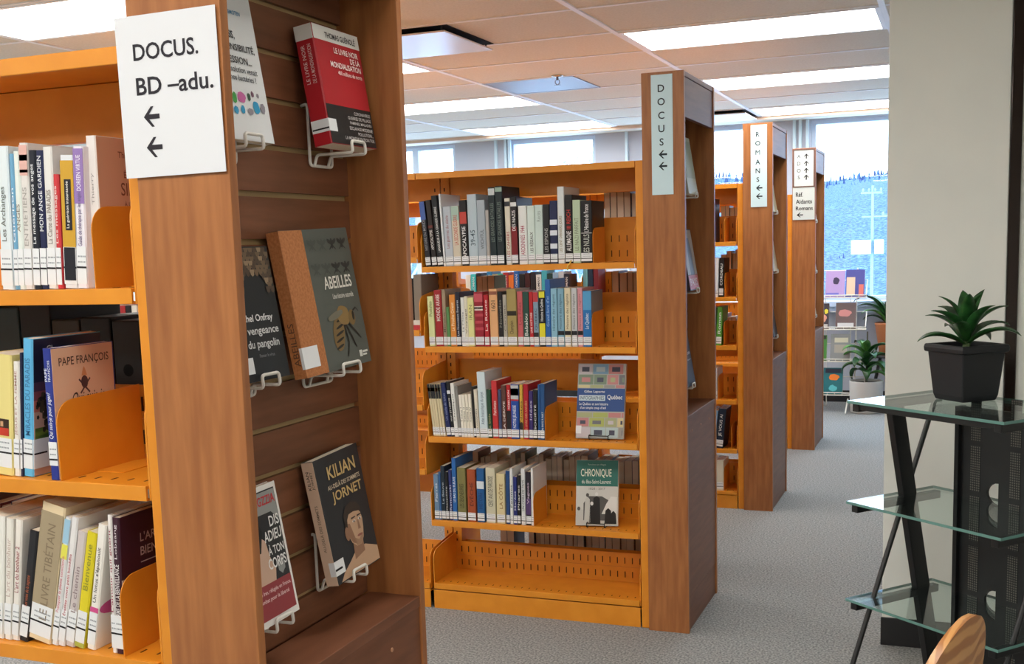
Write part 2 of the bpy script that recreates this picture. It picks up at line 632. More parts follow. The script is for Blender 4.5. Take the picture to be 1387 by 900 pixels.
def bookcase(xr, y, front, back, lab, W=0.853, end=False, brk=0.135):
    t = empty('bookcase', (xr - W, y + 0.02, 0), lab, 'bookcase', 'orange steel library bookcases')
    D = 0.49
    MB().box((0.001, 0.0, 0.0), (W - 0.001, 0.003, 0.0755)).box((0.001, D - 0.003, 0.0), (W - 0.001, D, 0.0755)).box((0.001, 0.003, 0.066), (W - 0.001, D - 0.003, 0.069)).build('plinth', M_ORANGE, t, bevel=0.001)
    c = MB()
    c.box((-0.006, -0.002, 1.694), (W + 0.0035, 0.004, 1.718)).box((-0.006, D - 0.004, 1.694), (W + 0.0035, D + 0.002, 1.718)).box((-0.006, 0.004, 1.714), (W + 0.0035, D - 0.004, 1.718))
    c.build('canopy', M_ORANGE, t, bevel=0.0012)
    MB().box((0.032, D / 2 - 0.012, 1.622), (W - 0.035, D / 2 + 0.012, 1.713)).build('header_rail', M_ORANGE, t, bevel=0.001)
    for xx in (-0.005, W - 0.034):
        u = MB().box((xx, D / 2 - 0.02, 0.0), (xx + 0.036, D / 2 + 0.02, 1.713))
        z = 0.12
        while z < 1.68:
            u.box((xx + 0.012, D / 2 - 0.0206, z), (xx + 0.017, D / 2 - 0.0199, z + 0.014), 1)
            z += 0.032
        u.build('upright', [M_ORANGE, M_SLOT], t)
    for z in front:
        shelf_part(t, W, 0, 0, z, brk=brk)
    for z in back:
        shelf_part(t, W, 0, 0, z, flip=True, brk=brk)
    if end:
        MB().box((W + 0.004, 0.0, 0.0), (W + 0.0335, D, 1.718)).build('end_panel', M_ORANGE, t, bevel=0.003)
    return t


F_DOC = [0.102, 0.360, 0.697, 1.0525, 1.361]
XE = -1.0900
bookcase(XE, YN, [0.102, 0.36, 0.57, 0.832, 1.099, 1.3855][2:] + [0.102, 0.33], [0.102, 0.42, 0.75, 1.09, 1.40], 'nearest orange steel bookcase beside the BD adu sign unit', end=True)
bookcase(XE, Y1, F_DOC, [0.102, 0.37, 0.63, 0.862, 1.124, 1.41], 'orange steel bookcase attached to the DOCUS strip sign unit, bottom shelf empty', end=True)
bookcase(XE - 0.866, Y1, [0.10, 0.564, 0.822, 1.116, 1.399], [0.42, 0.745, 1.09, 1.41], 'orange steel bookcase section second from the DOCUS unit, mostly behind the near display')
bookcase(XE - 1.732, Y1, [0.36, 0.697, 1.0, 1.361], [0.42, 0.745, 1.09, 1.41], 'orange steel bookcase section third from the DOCUS unit, glimpsed through the near shelves')
F_ROM = [0.092, 0.322, 0.586, 0.876, 1.132, 1.420]
bookcase(XE, Y2, F_ROM, [0.102, 0.43, 0.80, 1.155, 1.44], 'orange steel bookcase attached to the ROMANS unit', end=True)
bookcase(XE - 0.866, Y2, [0.36, 0.72, 1.06, 1.42], [0.43, 1.10], 'orange steel bookcase section second from the ROMANS unit, seen between shelves')
bookcase(XE - 1.732, Y2, [0.36, 0.72, 1.06, 1.42], [0.43, 1.10], 'orange steel bookcase section third from the ROMANS unit, seen between shelves')
bookcase(XE, Y3, F_ROM, [0.43, 1.10], 'farthest orange steel bookcase, attached to the ADOS unit', end=True)


# ------------------------------------------------------------------ books
def cmat(rgb, rough=0.38):
    return mat('cover_%02x%02x%02x' % tuple(rgb), rgb, rough, spec=0.4)


ORD = ['first', 'second', 'third', 'fourth', 'fifth', 'sixth', 'seventh', 'eighth', 'ninth', 'tenth', 'eleventh', 'twelfth', 'thirteenth', 'fourteenth', 'fifteenth', 'sixteenth', 'seventeenth',
       'eighteenth', 'nineteenth', 'twentieth', 'twenty-first', 'twenty-second', 'twenty-third', 'twenty-fourth', 'twenty-fifth', 'twenty-sixth', 'twenty-seventh', 'twenty-eighth', 'twenty-ninth', 'thirtieth']


def book_mesh(t, h, d, rgb, label, group, pages=True, hard=False, name='book'):
    c = 0.0011 if not hard else 0.0022
    c = min(c, t * 0.2)
    bv = min(0.0022, t * 0.22)
    P = [(0, d), (0, bv), (bv, 0), (t - bv, 0), (t, bv), (t, d), (t - c, d), (t - c, c * 1.3), (c, c * 1.3), (c, d)]
    # C section as three convex prisms so the faces stay clean
    mb = MB()
    o = []
    mb.prism([(0, bv, 0), (bv, 0, 0), (t - bv, 0, 0), (t, bv, 0), (t - c, bv + c, 0), (c, bv + c, 0)], (0, 0, h))
    mb.box((0, bv, 0), (c, d, h))
    mb.box((t - c, bv, 0), (t, d, h))
    ob = mb.build(name, cmat(rgb), None)
    tag(ob, label, 'book', group)
    if pages:
        e = 0.0 if not hard else 0.003
        MB().box((c, bv + c * 0.6, e + 0.0003), (t - c, d - 0.0012 - e, h - 0.0008 - e)).build('pages', M_PAGES, ob)
    return ob


def sticker(ob, t, z0=0.006, z1=0.036, line=0.015, ww=None, wrap=0.0):
    s = MB()
    a, b = t * 0.03, t * 0.97
    y = -0.0006
    s.box((a, y, z0), (b, -0.0001, z1), 0)
    s.box((a, y - 0.0004, line), (b, y, line + 0.0026), 1)
    n = 2
    for k in range(n):
        zz = line + 0.008 + 0.008 * k
        if zz + 0.003 < z1:
            x = a + 0.14 * t
            while x < b - 0.12 * t:
                dx = min(rng.uniform(0.0014, 0.0026), b - x)
                s.box((x, y - 0.0002, zz), (x + dx, y, zz + 0.0022), 2)
                x += dx + 0.0009
    if wrap:
        s.box((t, 0.001, z0), (t + 0.0006, wrap, z1), 0)
        s.box((t + 0.0006, 0.001, line), (t + 0.001, wrap * 0.7, line + 0.0026), 1)
    s.build('call_number_label', [M_STICK, M_INK, mat('label_ink', (150, 154, 160), 0.6)], ob)


def spine_text(ob, t, txt, rgb, z0, z1, frac=0.55, cx=0.5, shear=0.0):
    hgt = t * frac
    x = t * cx + hgt / 2
    lettering('spine_title', txt, ob, mat('ink_%02x%02x%02x' % tuple(rgb), rgb, 0.5), (x, -0.0007, z0), (0, 0, 1), (-1, 0, 0), z1 - z0, hgt, shear)


def bands(ob, t, lst):
    for (z0, z1, rgb) in lst:
        MB().box((t * 0.02, -0.0004, z0), (t * 0.98, 0.0001, z1)).build('cover_band', cmat(rgb), ob)


def cover_plate(ob, t, d, z0, z1, rgb, y0=0.0, y1=None):
    MB().box((t, 0.001 + y0, z0), (t + 0.0004, d if y1 is None else y1, z1)).build('cover_picture', cmat(rgb), ob)


def place(ob, x, y, z, t, slope):
    a = math.atan(slope)
    if slope <= 0:
        ob.location = (x, y, z)
    else:
        ob.location = (x + t - t * math.cos(a), y, z + t * math.sin(a))
    ob.rotation_euler = (0, a, 0)


def unoverlap(rows):
    """keep neighbours apart at foot and head: rows of [x, t, h, slope, ...]"""
    out = []
    for r in rows:
        r = list(r)
        if out:
            p = out[-1]
            hm = min(p[2], r[2])
            pr0 = p[0] + p[1] / math.cos(math.atan(p[3]))
            need = max(pr0, pr0 + (p[3] - r[3]) * hm) + 0.0008
            if r[0] < need:
                sh = need - r[0]
                cut = min(sh, r[1] * 0.25)
                r[0] = need
                r[1] = r[1] - cut
        out.append(r)
    return out


def shelf_row(rows, y, z, where, group, end_word='from bookend', sticker_kw={}, rev=True, jit=0.004, fit=None):
    """rows: (x, t, h, slope, rgb, desc, title, ink, (f0,f1), bands)"""
    rows = unoverlap(rows)
    if fit is not None:
        over = rows[-1][0] + rows[-1][1] - fit
        if over > 0:
            x0 = rows[0][0]
            k = (fit - x0) / (rows[-1][0] + rows[-1][1] - x0)
            for r in rows:
                r[0] = x0 + (r[0] - x0) * k
                r[1] *= k
    n = len(rows)
    res = []
    for i, r in enumerate(rows):
        x, t, h, sl, rgb, desc = r[:6]
        title = r[6] if len(r) > 6 else None
        ink = r[7] if len(r) > 7 else (40, 40, 44)
        fr = r[8] if len(r) > 8 else (0.3, 0.9)
        bd = r[9] if len(r) > 9 else []
        k = n - 1 - i if rev else i
        lab = '%s, %s %s, %s' % (desc, ORD[k], end_word, where)
        d = max(0.125, min(0.185, h * 0.69))
        ob = book_mesh(t, h, d, rgb, lab, group)
        place(ob, x, y + rng.uniform(0, jit), z + 0.0006, t, sl)
        bands(ob, t, [(a * h, b * h, c) for a, b, c in bd])
        sticker(ob, t, **sticker_kw)
        if title:
            spine_text(ob, t, title, ink, fr[0] * h, fr[1] * h, 0.5 if t > 0.014 else 0.6)
        res.append((ob, t, h, d, sl))
    return res


def bookend(x, y, z, lab, depth=0.15, h=0.127, group='orange steel bookends'):
    t = empty('bookend', (x, y, z), lab, 'bookend', group)
    p = [(0, 0.0, 0.0)]
    for k in range(7):
        a = math.pi - k * (math.pi / 2) / 6
        p.append((0, 0.035 + 0.035 * math.cos(a), h - 0.035 + 0.035 * math.sin(a)))
    p += [(0, depth, h + 0.004), (0, depth, 0.0)]
    MB().prism(p, (0.0016, 0, 0)).build('upright_plate', M_ORANGE, t, bevel=0.0005)
    MB().box((0.0016, 0.075, 0.0), (0.055, depth - 0.02, 0.0012)).build('foot_plate', M_ORANGE, t)
    return t


YD = Y1 + 0.034
WHT, INK = (240, 240, 240), (40, 38, 44)
g1 = 'books on the top shelf of the DOCUS bookcase'
D1 = [
    (-1.9275, 0.0220, 0.250, -0.083, (30, 30, 38), 'dark book with blue cloud-topped spine', 'HISTOIRE DU MONDE', (150, 150, 158), (0.25, 0.72), [(0.72, 0.995, (74, 100, 168))]),
    (-1.9014, 0.0210, 0.254, -0.083, (38, 28, 28), 'dark brown book lettered in white and red', 'APOCALYPSE', (240, 236, 232), (0.25, 0.55), [(0.58, 0.62, (110, 44, 40))]),
    (-1.8764, 0.0242, 0.270, -0.074, (24, 24, 28), 'black book with long white capitals', 'LANGUEUR À LA GRANDE GUERRE', (236, 236, 236), (0.2, 0.84)),
    (-1.8536, 0.0100, 0.275, -0.046, (230, 234, 238), 'slim tall white book, pushed behind a grey one', None),
    (-1.8430, 0.0325, 0.226, -0.029, (188, 196, 206), 'light grey book with small dark lettering', 'Les guerres du siècle', (150, 90, 96), (0.3, 0.85)),
    (-1.8111, 0.0330, 0.227, -0.027, (214, 204, 184), 'beige book with pale green top and red letters', 'LA SECONDE GUERRE', (190, 70, 50), (0.35, 0.85), [(0.76, 0.995, (170, 196, 184))]),
    (-1.7750, 0.0290, 0.248, -0.027, (26, 24, 26), 'black book lettered APOCALYPSE in big white capitals', 'APOCALYPSE', WHT, (0.12, 0.6), [(0.64, 0.82, (196, 70, 60))]),
    (-1.7451, 0.0380, 0.268, -0.010, (186, 202, 212), 'thick blue-grey book lettered 39-45', '39-45', (70, 86, 100), (0.28, 0.5)),
    (-1.7052, 0.0320, 0.245, -0.010, (168, 180, 190), 'mid grey book next to the 39-45 volume', 'WICHTÜL', (80, 84, 92), (0.25, 0.55)),
    (-1.6707, 0.0130, 0.207, -0.010, (176, 172, 168), 'low slim grey book', None),
    (-1.6563, 0.0262, 0.290, -0.010, (26, 40, 44), 'tall black-green book with white crest', 'LES GRANDES BATAILLES', (110, 124, 116), (0.3, 0.8), [(0.9, 0.985, (206, 212, 214))]),
    (-1.6281, 0.0282, 0.293, -0.010, (30, 42, 46), 'tall dark teal book with green cover, beside its twin', 'LES GRANDES BATAILLES', (110, 124, 116), (0.3, 0.8), [(0.93, 0.985, (150, 176, 160))]),
    (-1.5930, 0.0214, 0.247, -0.010, (224, 218, 200), 'cream book with tiny round portrait', 'LES CAHIERS', (170, 60, 60), (0.12, 0.5), [(0.88, 0.95, (50, 50, 54))]),
    (-1.5694, 0.0250, 0.251, -0.010, (28, 24, 26), 'black book lettered NAZIS above dark red', 'DES NAZIS', WHT, (0.5, 0.8), [(0.12, 0.56, (128, 28, 34)), (0.86, 0.92, (228, 228, 228))]),
    (-1.5410, 0.0330, 0.217, -0.002, (232, 234, 232), 'white book lettered ARDENNES 1944 in red', 'ARDENNES 1944', (170, 60, 90), (0.16, 0.66)),
    (-1.5060, 0.0290, 0.216, 0.0, (214, 230, 224), 'pale mint-white book with thin black letters', 'LES RÉSEAUX', (44, 44, 48), (0.2, 0.55)),
    (-1.4760, 0.0300, 0.217, 0.004, (206, 224, 218), 'plain pale mint book', 'Récits', (150, 170, 164), (0.72, 0.9)),
    (-1.4445, 0.0262, 0.218, 0.004, (24, 24, 28), 'black book edged white, lettered LES ESPIONS', 'LES ESPIONS', (180, 180, 178), (0.2, 0.6), []),
    (-1.4170, 0.0290, 0.230, 0.004, (32, 40, 80), 'navy book with three white squares', None, None, None, [(0.24, 0.32, (220, 226, 236)), (0.45, 0.53, (220, 226, 236)), (0.62, 0.70, (220, 226, 236))]),
    (-1.3870, 0.0260, 0.280, 0.004, (222, 228, 228), 'tall white hardback with gold lettering', 'LES CENT DERNIERS JOURS', (150, 136, 96), (0.15, 0.62)),
    (-1.3595, 0.0300, 0.249, 0.004, (24, 22, 24), 'black book lettered III REICH and ALLEMAGNE', 'III REICH', (206, 56, 50), (0.5, 0.78)),
    (-1.3283, 0.0290, 0.229, 0.006, (190, 208, 178), 'pale green book', 'LE NAZI PARFAIT', (130, 140, 116), (0.2, 0.72)),
    (-1.2983, 0.0440, 0.225, 0.006, (24, 24, 28), 'thick black book lettered LES NULS', 'LES NULS', (196, 200, 190), (0.14, 0.46)),
]
r1 = shelf_row(D1, YD, 1.361, 'DOCUS top shelf', g1, fit=-1.2535)
o, t_, h_, d_, _ = r1[20]
spine_text(o, t_, 'ALLEMAGNE', (240, 240, 240), 0.06 * h_ + 0.03, 0.47 * h_, 0.6)
o, t_, h_, d_, _ = r1[22]
spine_text(o, t_, "L'Histoire de France", (240, 240, 240), 0.5 * h_, 0.94 * h_, 0.4)
bands(o, t_, [(0.475 * h_, 0.485 * h_, (200, 200, 196))])
o, t_, h_, d_, _ = r1[15]
bookend(-1.2515, YD - 0.004, 1.3612, 'orange bookend against the thick black book, top shelf of DOCUS bookcase')

g2 = 'books on the second shelf of the DOCUS bookcase'
D2 = [
    (-1.9257, 0.0255, 0.194, -0.023, (216, 220, 160), 'pale lime book', 'Poésies', (120, 130, 80), (0.6, 0.9)),
    (-1.8967, 0.0315, 0.218, -0.018, (160, 34, 40), 'thick red book with white lettering', 'MONDE ARABE', (236, 220, 214), (0.45, 0.92)),
    (-1.8636, 0.0150, 0.219, -0.014, (160, 140, 116), 'tan-grey slim book', 'Mémoires', (90, 76, 60), (0.25, 0.6)),
    (-1.8483, 0.0136, 0.152, -0.014, (92, 140, 84), 'small low green book', None),
    (-1.8343, 0.0250, 0.199, -0.014, (220, 140, 60), 'orange book with cream lettering', 'Le Proche Orient', (250, 226, 180), (0.3, 0.85)),
    (-1.8082, 0.0195, 0.209, -0.010, (30, 32, 50), 'navy-black book with white lettering', 'Les Nouveaux Empires', (200, 204, 216), (0.2, 0.85)),
    (-1.7881, 0.0158, 0.188, -0.010, (232, 232, 228), 'slim white book', 'La Chine', (120, 120, 120), (0.3, 0.7)),
    (-1.7719, 0.0135, 0.192, -0.010, (226, 220, 200), 'slim cream book with dark lettering', 'Voyage', (70, 66, 60), (0.25, 0.75)),
    (-1.7577, 0.0250, 0.187, -0.010, (222, 218, 150), 'pale yellow book', 'IRAN', (140, 136, 90), (0.55, 0.85)),
    (-1.7304, 0.0370, 0.208, -0.012, (150, 32, 48), 'dark crimson book with an eye printed on its spine', None, None, None, [(0.66, 0.74, (230, 214, 204)), (0.69, 0.72, (30, 24, 26)), (0.82, 0.97, (196, 84, 96)), (0.55, 0.6, (188, 70, 80)), (0.42, 0.47, (188, 70, 80)), (0.3, 0.35, (188, 70, 80))]),
    (-1.6901, 0.0190, 0.197, -0.012, (178, 30, 42), 'slim bright red book', 'La Route', (244, 224, 220), (0.3, 0.9)),
    (-1.6680, 0.0335, 0.218, -0.012, (226, 172, 122), 'peach book with dark numerals and round crest', '1601', (90, 60, 40), (0.62, 0.8), [(0.9, 0.96, (150, 90, 70))]),
    (-1.6323, 0.0188, 0.208, -0.012, (28, 26, 28), 'slim black book', 'Nouvelles', (130, 130, 120), (0.35, 0.85)),
    (-1.6134, 0.0158, 0.196, -0.010, (178, 172, 160), 'slim grey book', 'Carnets', (110, 104, 96), (0.3, 0.8)),
    (-1.5960, 0.0385, 0.217, -0.004, (164, 146, 90), 'thick olive-gold book with a dark figure', 'Champlain', (80, 66, 36), (0.22, 0.45), [(0.54, 0.62, (44, 36, 26))]),
    (-1.5551, 0.0215, 0.208, -0.004, (200, 96, 100), 'rose-pink book', 'Les Filles', (150, 60, 66), (0.4, 0.8)),
    (-1.5330, 0.0248, 0.206, -0.004, (40, 76, 66), 'dark green book with white script title', 'Babalou', (230, 232, 226), (0.2, 0.6)),
    (-1.5064, 0.0150, 0.206, -0.004, (184, 36, 44), 'slim red book with white capitals', 'UNE HISTOIRE', (240, 220, 216), (0.25, 0.62)),
    (-1.4905, 0.0200, 0.205, -0.002, (130, 156, 176), 'grey-blue book with red top, lettered QUÉBEC', 'QUÉBEC', (40, 50, 66), (0.3, 0.7), [(0.82, 0.995, (190, 60, 64)), (0.12, 0.26, (32, 34, 38))]),
    (-1.4684, 0.0235, 0.208, 0.0, (26, 26, 28), 'black and yellow book lettered Histoire du Québec', 'Histoire du Québec', WHT, (0.46, 0.86), [(0.12, 0.42, (226, 216, 50)), (0.88, 0.99, (220, 214, 60))]),
    (-1.4444, 0.0210, 0.251, 0.004, (42, 98, 170), 'tall bright blue book', "Grand livre d'ici", (150, 190, 230), (0.3, 0.75)),
    (-1.4212, 0.0240, 0.217, 0.004, (142, 190, 212), 'light blue series volume with no number', 'Histoire des régions', (60, 100, 120), (0.28, 0.9)),
    (-1.3950, 0.0240, 0.217, 0.004, (132, 176, 198), 'light blue series volume numbered 2', 'Histoire des régions', (60, 96, 116), (0.3, 0.9), [(0.2, 0.27, (28, 28, 32))]),
    (-1.3676, 0.0240, 0.218, 0.004, (222, 212, 180), 'cream series volume with black number square', 'Histoire des régions', (110, 100, 70), (0.3, 0.9), [(0.2, 0.27, (28, 28, 32))]),
    (-1.3413, 0.0215, 0.217, 0.004, (200, 202, 204), 'light grey series volume with black number square', 'Histoire des régions', (96, 98, 100), (0.3, 0.9), [(0.2, 0.27, (28, 28, 32))]),
    (-1.3175, 0.0195, 0.217, 0.004, (216, 150, 158), 'pink series volume with black number square', 'Histoire des régions', (140, 80, 90), (0.3, 0.9), [(0.2, 0.27, (28, 28, 32))]),
    (-1.2967, 0.0330, 0.206, 0.006, (34, 112, 178), 'thick glossy blue book', 'Le Québec', (220, 232, 244), (0.32, 0.6), [(0.66, 0.99, (86, 160, 206))]),
]
r2 = shelf_row(D2, YD, 1.0525, 'DOCUS second shelf', g2, fit=-1.2625)
o, t_, h_, d_, _ = r2[26]
cover_plate(o, t_, d_, 0.55 * h_, 0.99 * h_, (120, 140, 156))
bookend(-1.2610, YD - 0.004, 1.0527, 'orange bookend against the thick blue book, second shelf of DOCUS bookcase')

g3 = 'books on the third shelf of the DOCUS bookcase'
D3 = []
for k in range(5):
    D3.append((-1.9238 + 0.0108 * k, 0.0098, 0.207, -0.098, (218, 204, 168), 'thin cream journal with black top, one of five', None, None, None, [(0.72, 0.995, (40, 40, 44)), (0.86, 0.93, (150, 60, 50) if k % 2 else (40, 40, 44))]))
D3 += [
    (-1.8660, 0.0190, 0.213, -0.098, (30, 42, 92), 'leaning navy book', 'Un siècle de luttes', (140, 150, 190), (0.3, 0.8)),
    (-1.8470, 0.0150, 0.217, -0.081, (28, 28, 32), 'leaning black book with white lettering and moon', 'NUIT ET LIBERTÉ', (226, 226, 226), (0.28, 0.7), [(0.78, 0.84, (214, 214, 220))]),
    (-1.8310, 0.0160, 0.211, -0.063, (230, 230, 226), 'leaning white book with dark lettering', 'Chroniques', (60, 60, 64), (0.3, 0.8)),
    (-1.8150, 0.0130, 0.200, -0.055, (132, 130, 126), 'grey leaning book', None),
    (-1.8015, 0.0124, 0.166, -0.055, (236, 232, 220), 'low white series volume closest to the grey book', 'Tome I', (120, 116, 104), (0.35, 0.7)),
    (-1.7885, 0.0124, 0.167, -0.053, (234, 230, 216), 'low white series volume, second of four', 'Tome II', (120, 116, 104), (0.35, 0.7)),
    (-1.7756, 0.0122, 0.168, -0.050, (236, 230, 214), 'low white series volume, third of four', 'Tome III', (120, 116, 104), (0.35, 0.7)),
    (-1.7628, 0.0122, 0.170, -0.046, (234, 228, 212), 'low white series volume closest to the black book', 'Tome IV', (120, 116, 104), (0.35, 0.7)),
    (-1.7495, 0.0098, 0.199, -0.038, (30, 28, 28), 'thin black book', None),
    (-1.7390, 0.0142, 0.188, -0.038, (222, 214, 196), 'cream book with black lettering', 'LA CONQUÊTE', (50, 46, 42), (0.15, 0.6)),
    (-1.7235, 0.0340, 0.256, -0.030, (206, 222, 228), 'tall thick pale blue-white atlas', 'Atlas historique du pays', (90, 120, 140), (0.2, 0.7)),
    (-1.6885, 0.0170, 0.189, -0.015, (40, 72, 50), 'dark green book', 'Le bois', (170, 160, 110), (0.15, 0.5)),
    (-1.6694, 0.0238, 0.223, -0.012, (196, 52, 56), 'red book lettered in white', 'Patriotes', (246, 228, 222), (0.4, 0.65)),
    (-1.6440, 0.0126, 0.190, -0.004, (66, 74, 108), 'slim slate-blue book', None),
    (-1.6302, 0.0192, 0.206, -0.004, (92, 58, 52), 'brown book lettered in white', 'LA DÉRIVE', (236, 226, 220), (0.15, 0.7)),
    (-1.6099, 0.0170, 0.208, 0.0, (186, 36, 42), 'red and black book', 'RÉBELLION', WHT, (0.55, 0.9), [(0.1, 0.52, (34, 30, 32))]),
    (-1.5924, 0.0330, 0.210, 0.008, (30, 74, 160), 'blue book with black-and-white photo on top', 'NOTRE JEUNESSE', (230, 236, 248), (0.2, 0.62), [(0.73, 0.985, (190, 192, 194)), (0.8, 0.93, (60, 60, 62)), (0.70, 0.73, (190, 40, 44))]),
    (-1.5563, 0.0132, 0.210, 0.010, (206, 166, 66), 'slim mustard yellow book', 'Notes', (90, 66, 30), (0.3, 0.7), [(0.1, 0.3, (50, 40, 34))]),
    (-1.5411, 0.0195, 0.212, 0.012, (176, 26, 46), 'crimson book with gold lettering', 'LE LIVRE DES ANNÉES', (222, 170, 120), (0.15, 0.7)),
    (-1.5198, 0.0160, 0.186, 0.014, (62, 48, 110), 'violet-navy book', 'Idées', (200, 196, 220), (0.4, 0.8)),
    (-1.5031, 0.0175, 0.190, 0.016, (26, 26, 28), 'black book with white lettering', 'SOCIÉTÉ', (226, 226, 226), (0.2, 0.7)),
    (-1.4841, 0.0099, 0.211, 0.018, (44, 88, 146), 'thin blue book', None),
    (-1.4746, 0.0180, 0.214, 0.018, (36, 80, 132), 'blue book with blue cover facing the bookend', 'UN PAYS À PART', (226, 234, 242), (0.15, 0.5)),
]
r3 = shelf_row(D3, YD, 0.697, 'DOCUS third shelf', g3, fit=-1.4585)
bookend(-1.4545, YD - 0.004, 0.6972, 'orange bookend against the blue book, third shelf of DOCUS bookcase')

g4 = 'books on the fourth shelf of the DOCUS bookcase'
D4 = [
    (-1.9327, 0.0215, 0.183, -0.004, (110, 140, 172), 'grey-blue book', 'Pierres', (220, 226, 236), (0.4, 0.8)),
    (-1.9096, 0.0080, 0.192, -0.004, (60, 104, 160), 'very thin blue booklet', None),
    (-1.9010, 0.0175, 0.217, -0.004, (34, 48, 62), 'dark slate book', 'Le fleuve', (170, 184, 196), (0.3, 0.7)),
    (-1.8824, 0.0130, 0.194, -0.004, (30, 30, 34), 'slim black book', 'Gaspésie', (210, 214, 218), (0.2, 0.7)),
    (-1.8675, 0.0140, 0.203, -0.004, (46, 54, 110), 'slim indigo book', 'Rimouski', (200, 206, 226), (0.2, 0.7)),
    (-1.8520, 0.0180, 0.251, 0.0, (44, 104, 176), 'tall blue book with white edges', 'LE BAS DU FLEUVE', (236, 242, 248), (0.3, 0.7)),
    (-1.8298, 0.0360, 0.214, 0.004, (128, 124, 76), 'thick olive book', 'LES SEIGNEURIES', (70, 66, 36), (0.25, 0.7), [(0.0, 0.1, (40, 40, 42))]),
    (-1.7880, 0.0350, 0.209, 0.006, (168, 80, 44), 'thick brick-red book', 'ÉVÊCHÉ', (90, 36, 22), (0.3, 0.75)),
    (-1.7479, 0.0315, 0.215, 0.006, (34, 92, 150), 'blue book with small white emblem', 'HISTOIRE', (24, 60, 110), (0.25, 0.55), [(0.62, 0.76, (220, 228, 236))]),
    (-1.7085, 0.0390, 0.219, 0.008, (210, 206, 180), 'thick cream book with blue edge', 'CENT ANS DE PAROISSE', (70, 76, 70), (0.3, 0.85)),
    (-1.6639, 0.0345, 0.198, 0.010, (220, 206, 160), 'cream-yellow book, unlabelled spine', 'LA CÔTE', (150, 110, 60), (0.3, 0.8)),
    (-1.6253, 0.0150, 0.210, 0.010, (40, 76, 130), 'slim blue book', None),
    (-1.6093, 0.0125, 0.221, 0.010, (226, 230, 230), 'slim white book', 'Fermes', (80, 80, 84), (0.3, 0.7)),
    (-1.5942, 0.0150, 0.188, 0.010, (40, 50, 120), 'slim royal-blue book', 'Marées', (210, 214, 236), (0.3, 0.7)),
    (-1.5782, 0.0134, 0.195, 0.010, (28, 28, 32), 'slim black book with white lettering', 'Phares', (220, 220, 220), (0.3, 0.8)),
    (-1.5626, 0.0165, 0.221, 0.010, (222, 226, 228), 'white book with dark capitals', 'UN COIN DE PAYS', (50, 54, 60), (0.25, 0.8)),
    (-1.5434, 0.0210, 0.209, 0.012, (34, 28, 40), 'black book with purple patch', 'Vagues', (210, 190, 210), (0.4, 0.8), [(0.2, 0.5, (84, 60, 110))]),
    (-1.5215, 0.0096, 0.225, 0.012, (232, 234, 234), 'thin white book, cover facing the bookend', None),
]
r4 = shelf_row(D4, YD, 0.360, 'DOCUS fourth shelf', g4, fit=-1.5125)
bookend(-1.5105, YD - 0.004, 0.3602, 'orange bookend against the thin white book, fourth shelf of DOCUS bookcase')

# ---- near bookcase rows
YNB = YN + 0.034
stk = dict(z0=0.006, z1=0.060, line=0.029)
N1 = [
    (-1.3473, 0.0250, 0.212, 0.045, (226, 236, 240), 'white book with grey capital lettering Les Archanges', 'Les Archanges', (110, 116, 112), (0.34, 0.72)),
    (-1.3194, 0.0085, 0.200, 0.045, (112, 168, 204), 'thin sky-blue book', 'Guérison', (230, 240, 248), (0.35, 0.75)),
    (-1.3100, 0.0118, 0.203, 0.045, (228, 236, 230), 'thin white book lettered ANGES', 'ANGES', (140, 132, 120), (0.42, 0.62)),
    (-1.2975, 0.0165, 0.214, 0.047, (226, 222, 218), 'white book with a pink face on top', 'ENTRETIENS', (170, 166, 160), (0.3, 0.7), [(0.78, 0.985, (226, 180, 170)), (0.88, 0.92, (120, 80, 76)), (0.8, 0.82, (190, 90, 96))]),
    (-1.2804, 0.0140, 0.203, 0.047, (26, 30, 44), 'slim dark navy book with white lettering', 'Le message de vos anges', (236, 238, 240), (0.33, 0.9)),
    (-1.2658, 0.0135, 0.202, 0.047, (32, 38, 76), 'navy book lettered MON ANGE GARDIEN', 'MON ANGE GARDIEN', (226, 228, 232), (0.42, 0.96)),
    (-1.2517, 0.0180, 0.206, 0.047, (228, 226, 222), 'white book lettered La Carte du Paradis', 'La Carte du PARADIS', (140, 130, 122), (0.32, 0.7)),
    (-1.2325, 0.0105, 0.166, 0.047, (206, 58, 64), 'low thin red book', 'Les messages', (240, 214, 210), (0.4, 0.9)),
    (-1.2187, 0.0262, 0.192, 0.050, (222, 226, 232), 'white book with yellow panel and black title strip', None, None, None, [(0.3, 0.96, (206, 160, 50))]),
    (-1.1909, 0.0195, 0.203, 0.050, (234, 230, 238), 'white book with lilac top', 'Guide de thérapie par les anges', (110, 96, 140), (0.3, 0.68), [(0.6, 0.985, (150, 120, 184))]),
]
n1 = shelf_row(N1, YNB, 1.3855, 'near bookcase top shelf', 'books on the top shelf of the near bookcase', sticker_kw=stk, fit=-1.1835, jit=0.002)
o, t_, h_, d_, _ = n1[8]
MB().box((t_ * 0.3, -0.0012, 0.44 * h_), (t_ * 0.78, -0.0004, 0.82 * h_)).box((t_ * 0.1, -0.0012, 0.06 * h_), (t_ * 0.92, -0.0008, 0.31 * h_)).build('title_strip', cmat((30, 30, 40)), o)
lettering('spine_title', 'La guérison instantanée', o, mat('ink_f0', (240, 236, 228), 0.5), (t_ * 0.66, -0.0018, 0.455 * h_), (0, 0, 1), (-1, 0, 0), 0.35 * h_, t_ * 0.26)
o, t_, h_, d_, _ = n1[9]
spine_text(o, t_, 'DOREEN VIRTUE', (244, 240, 248), 0.69 * h_, 0.94 * h_, 0.42)
o, t_, h_, d_, _ = n1[3]
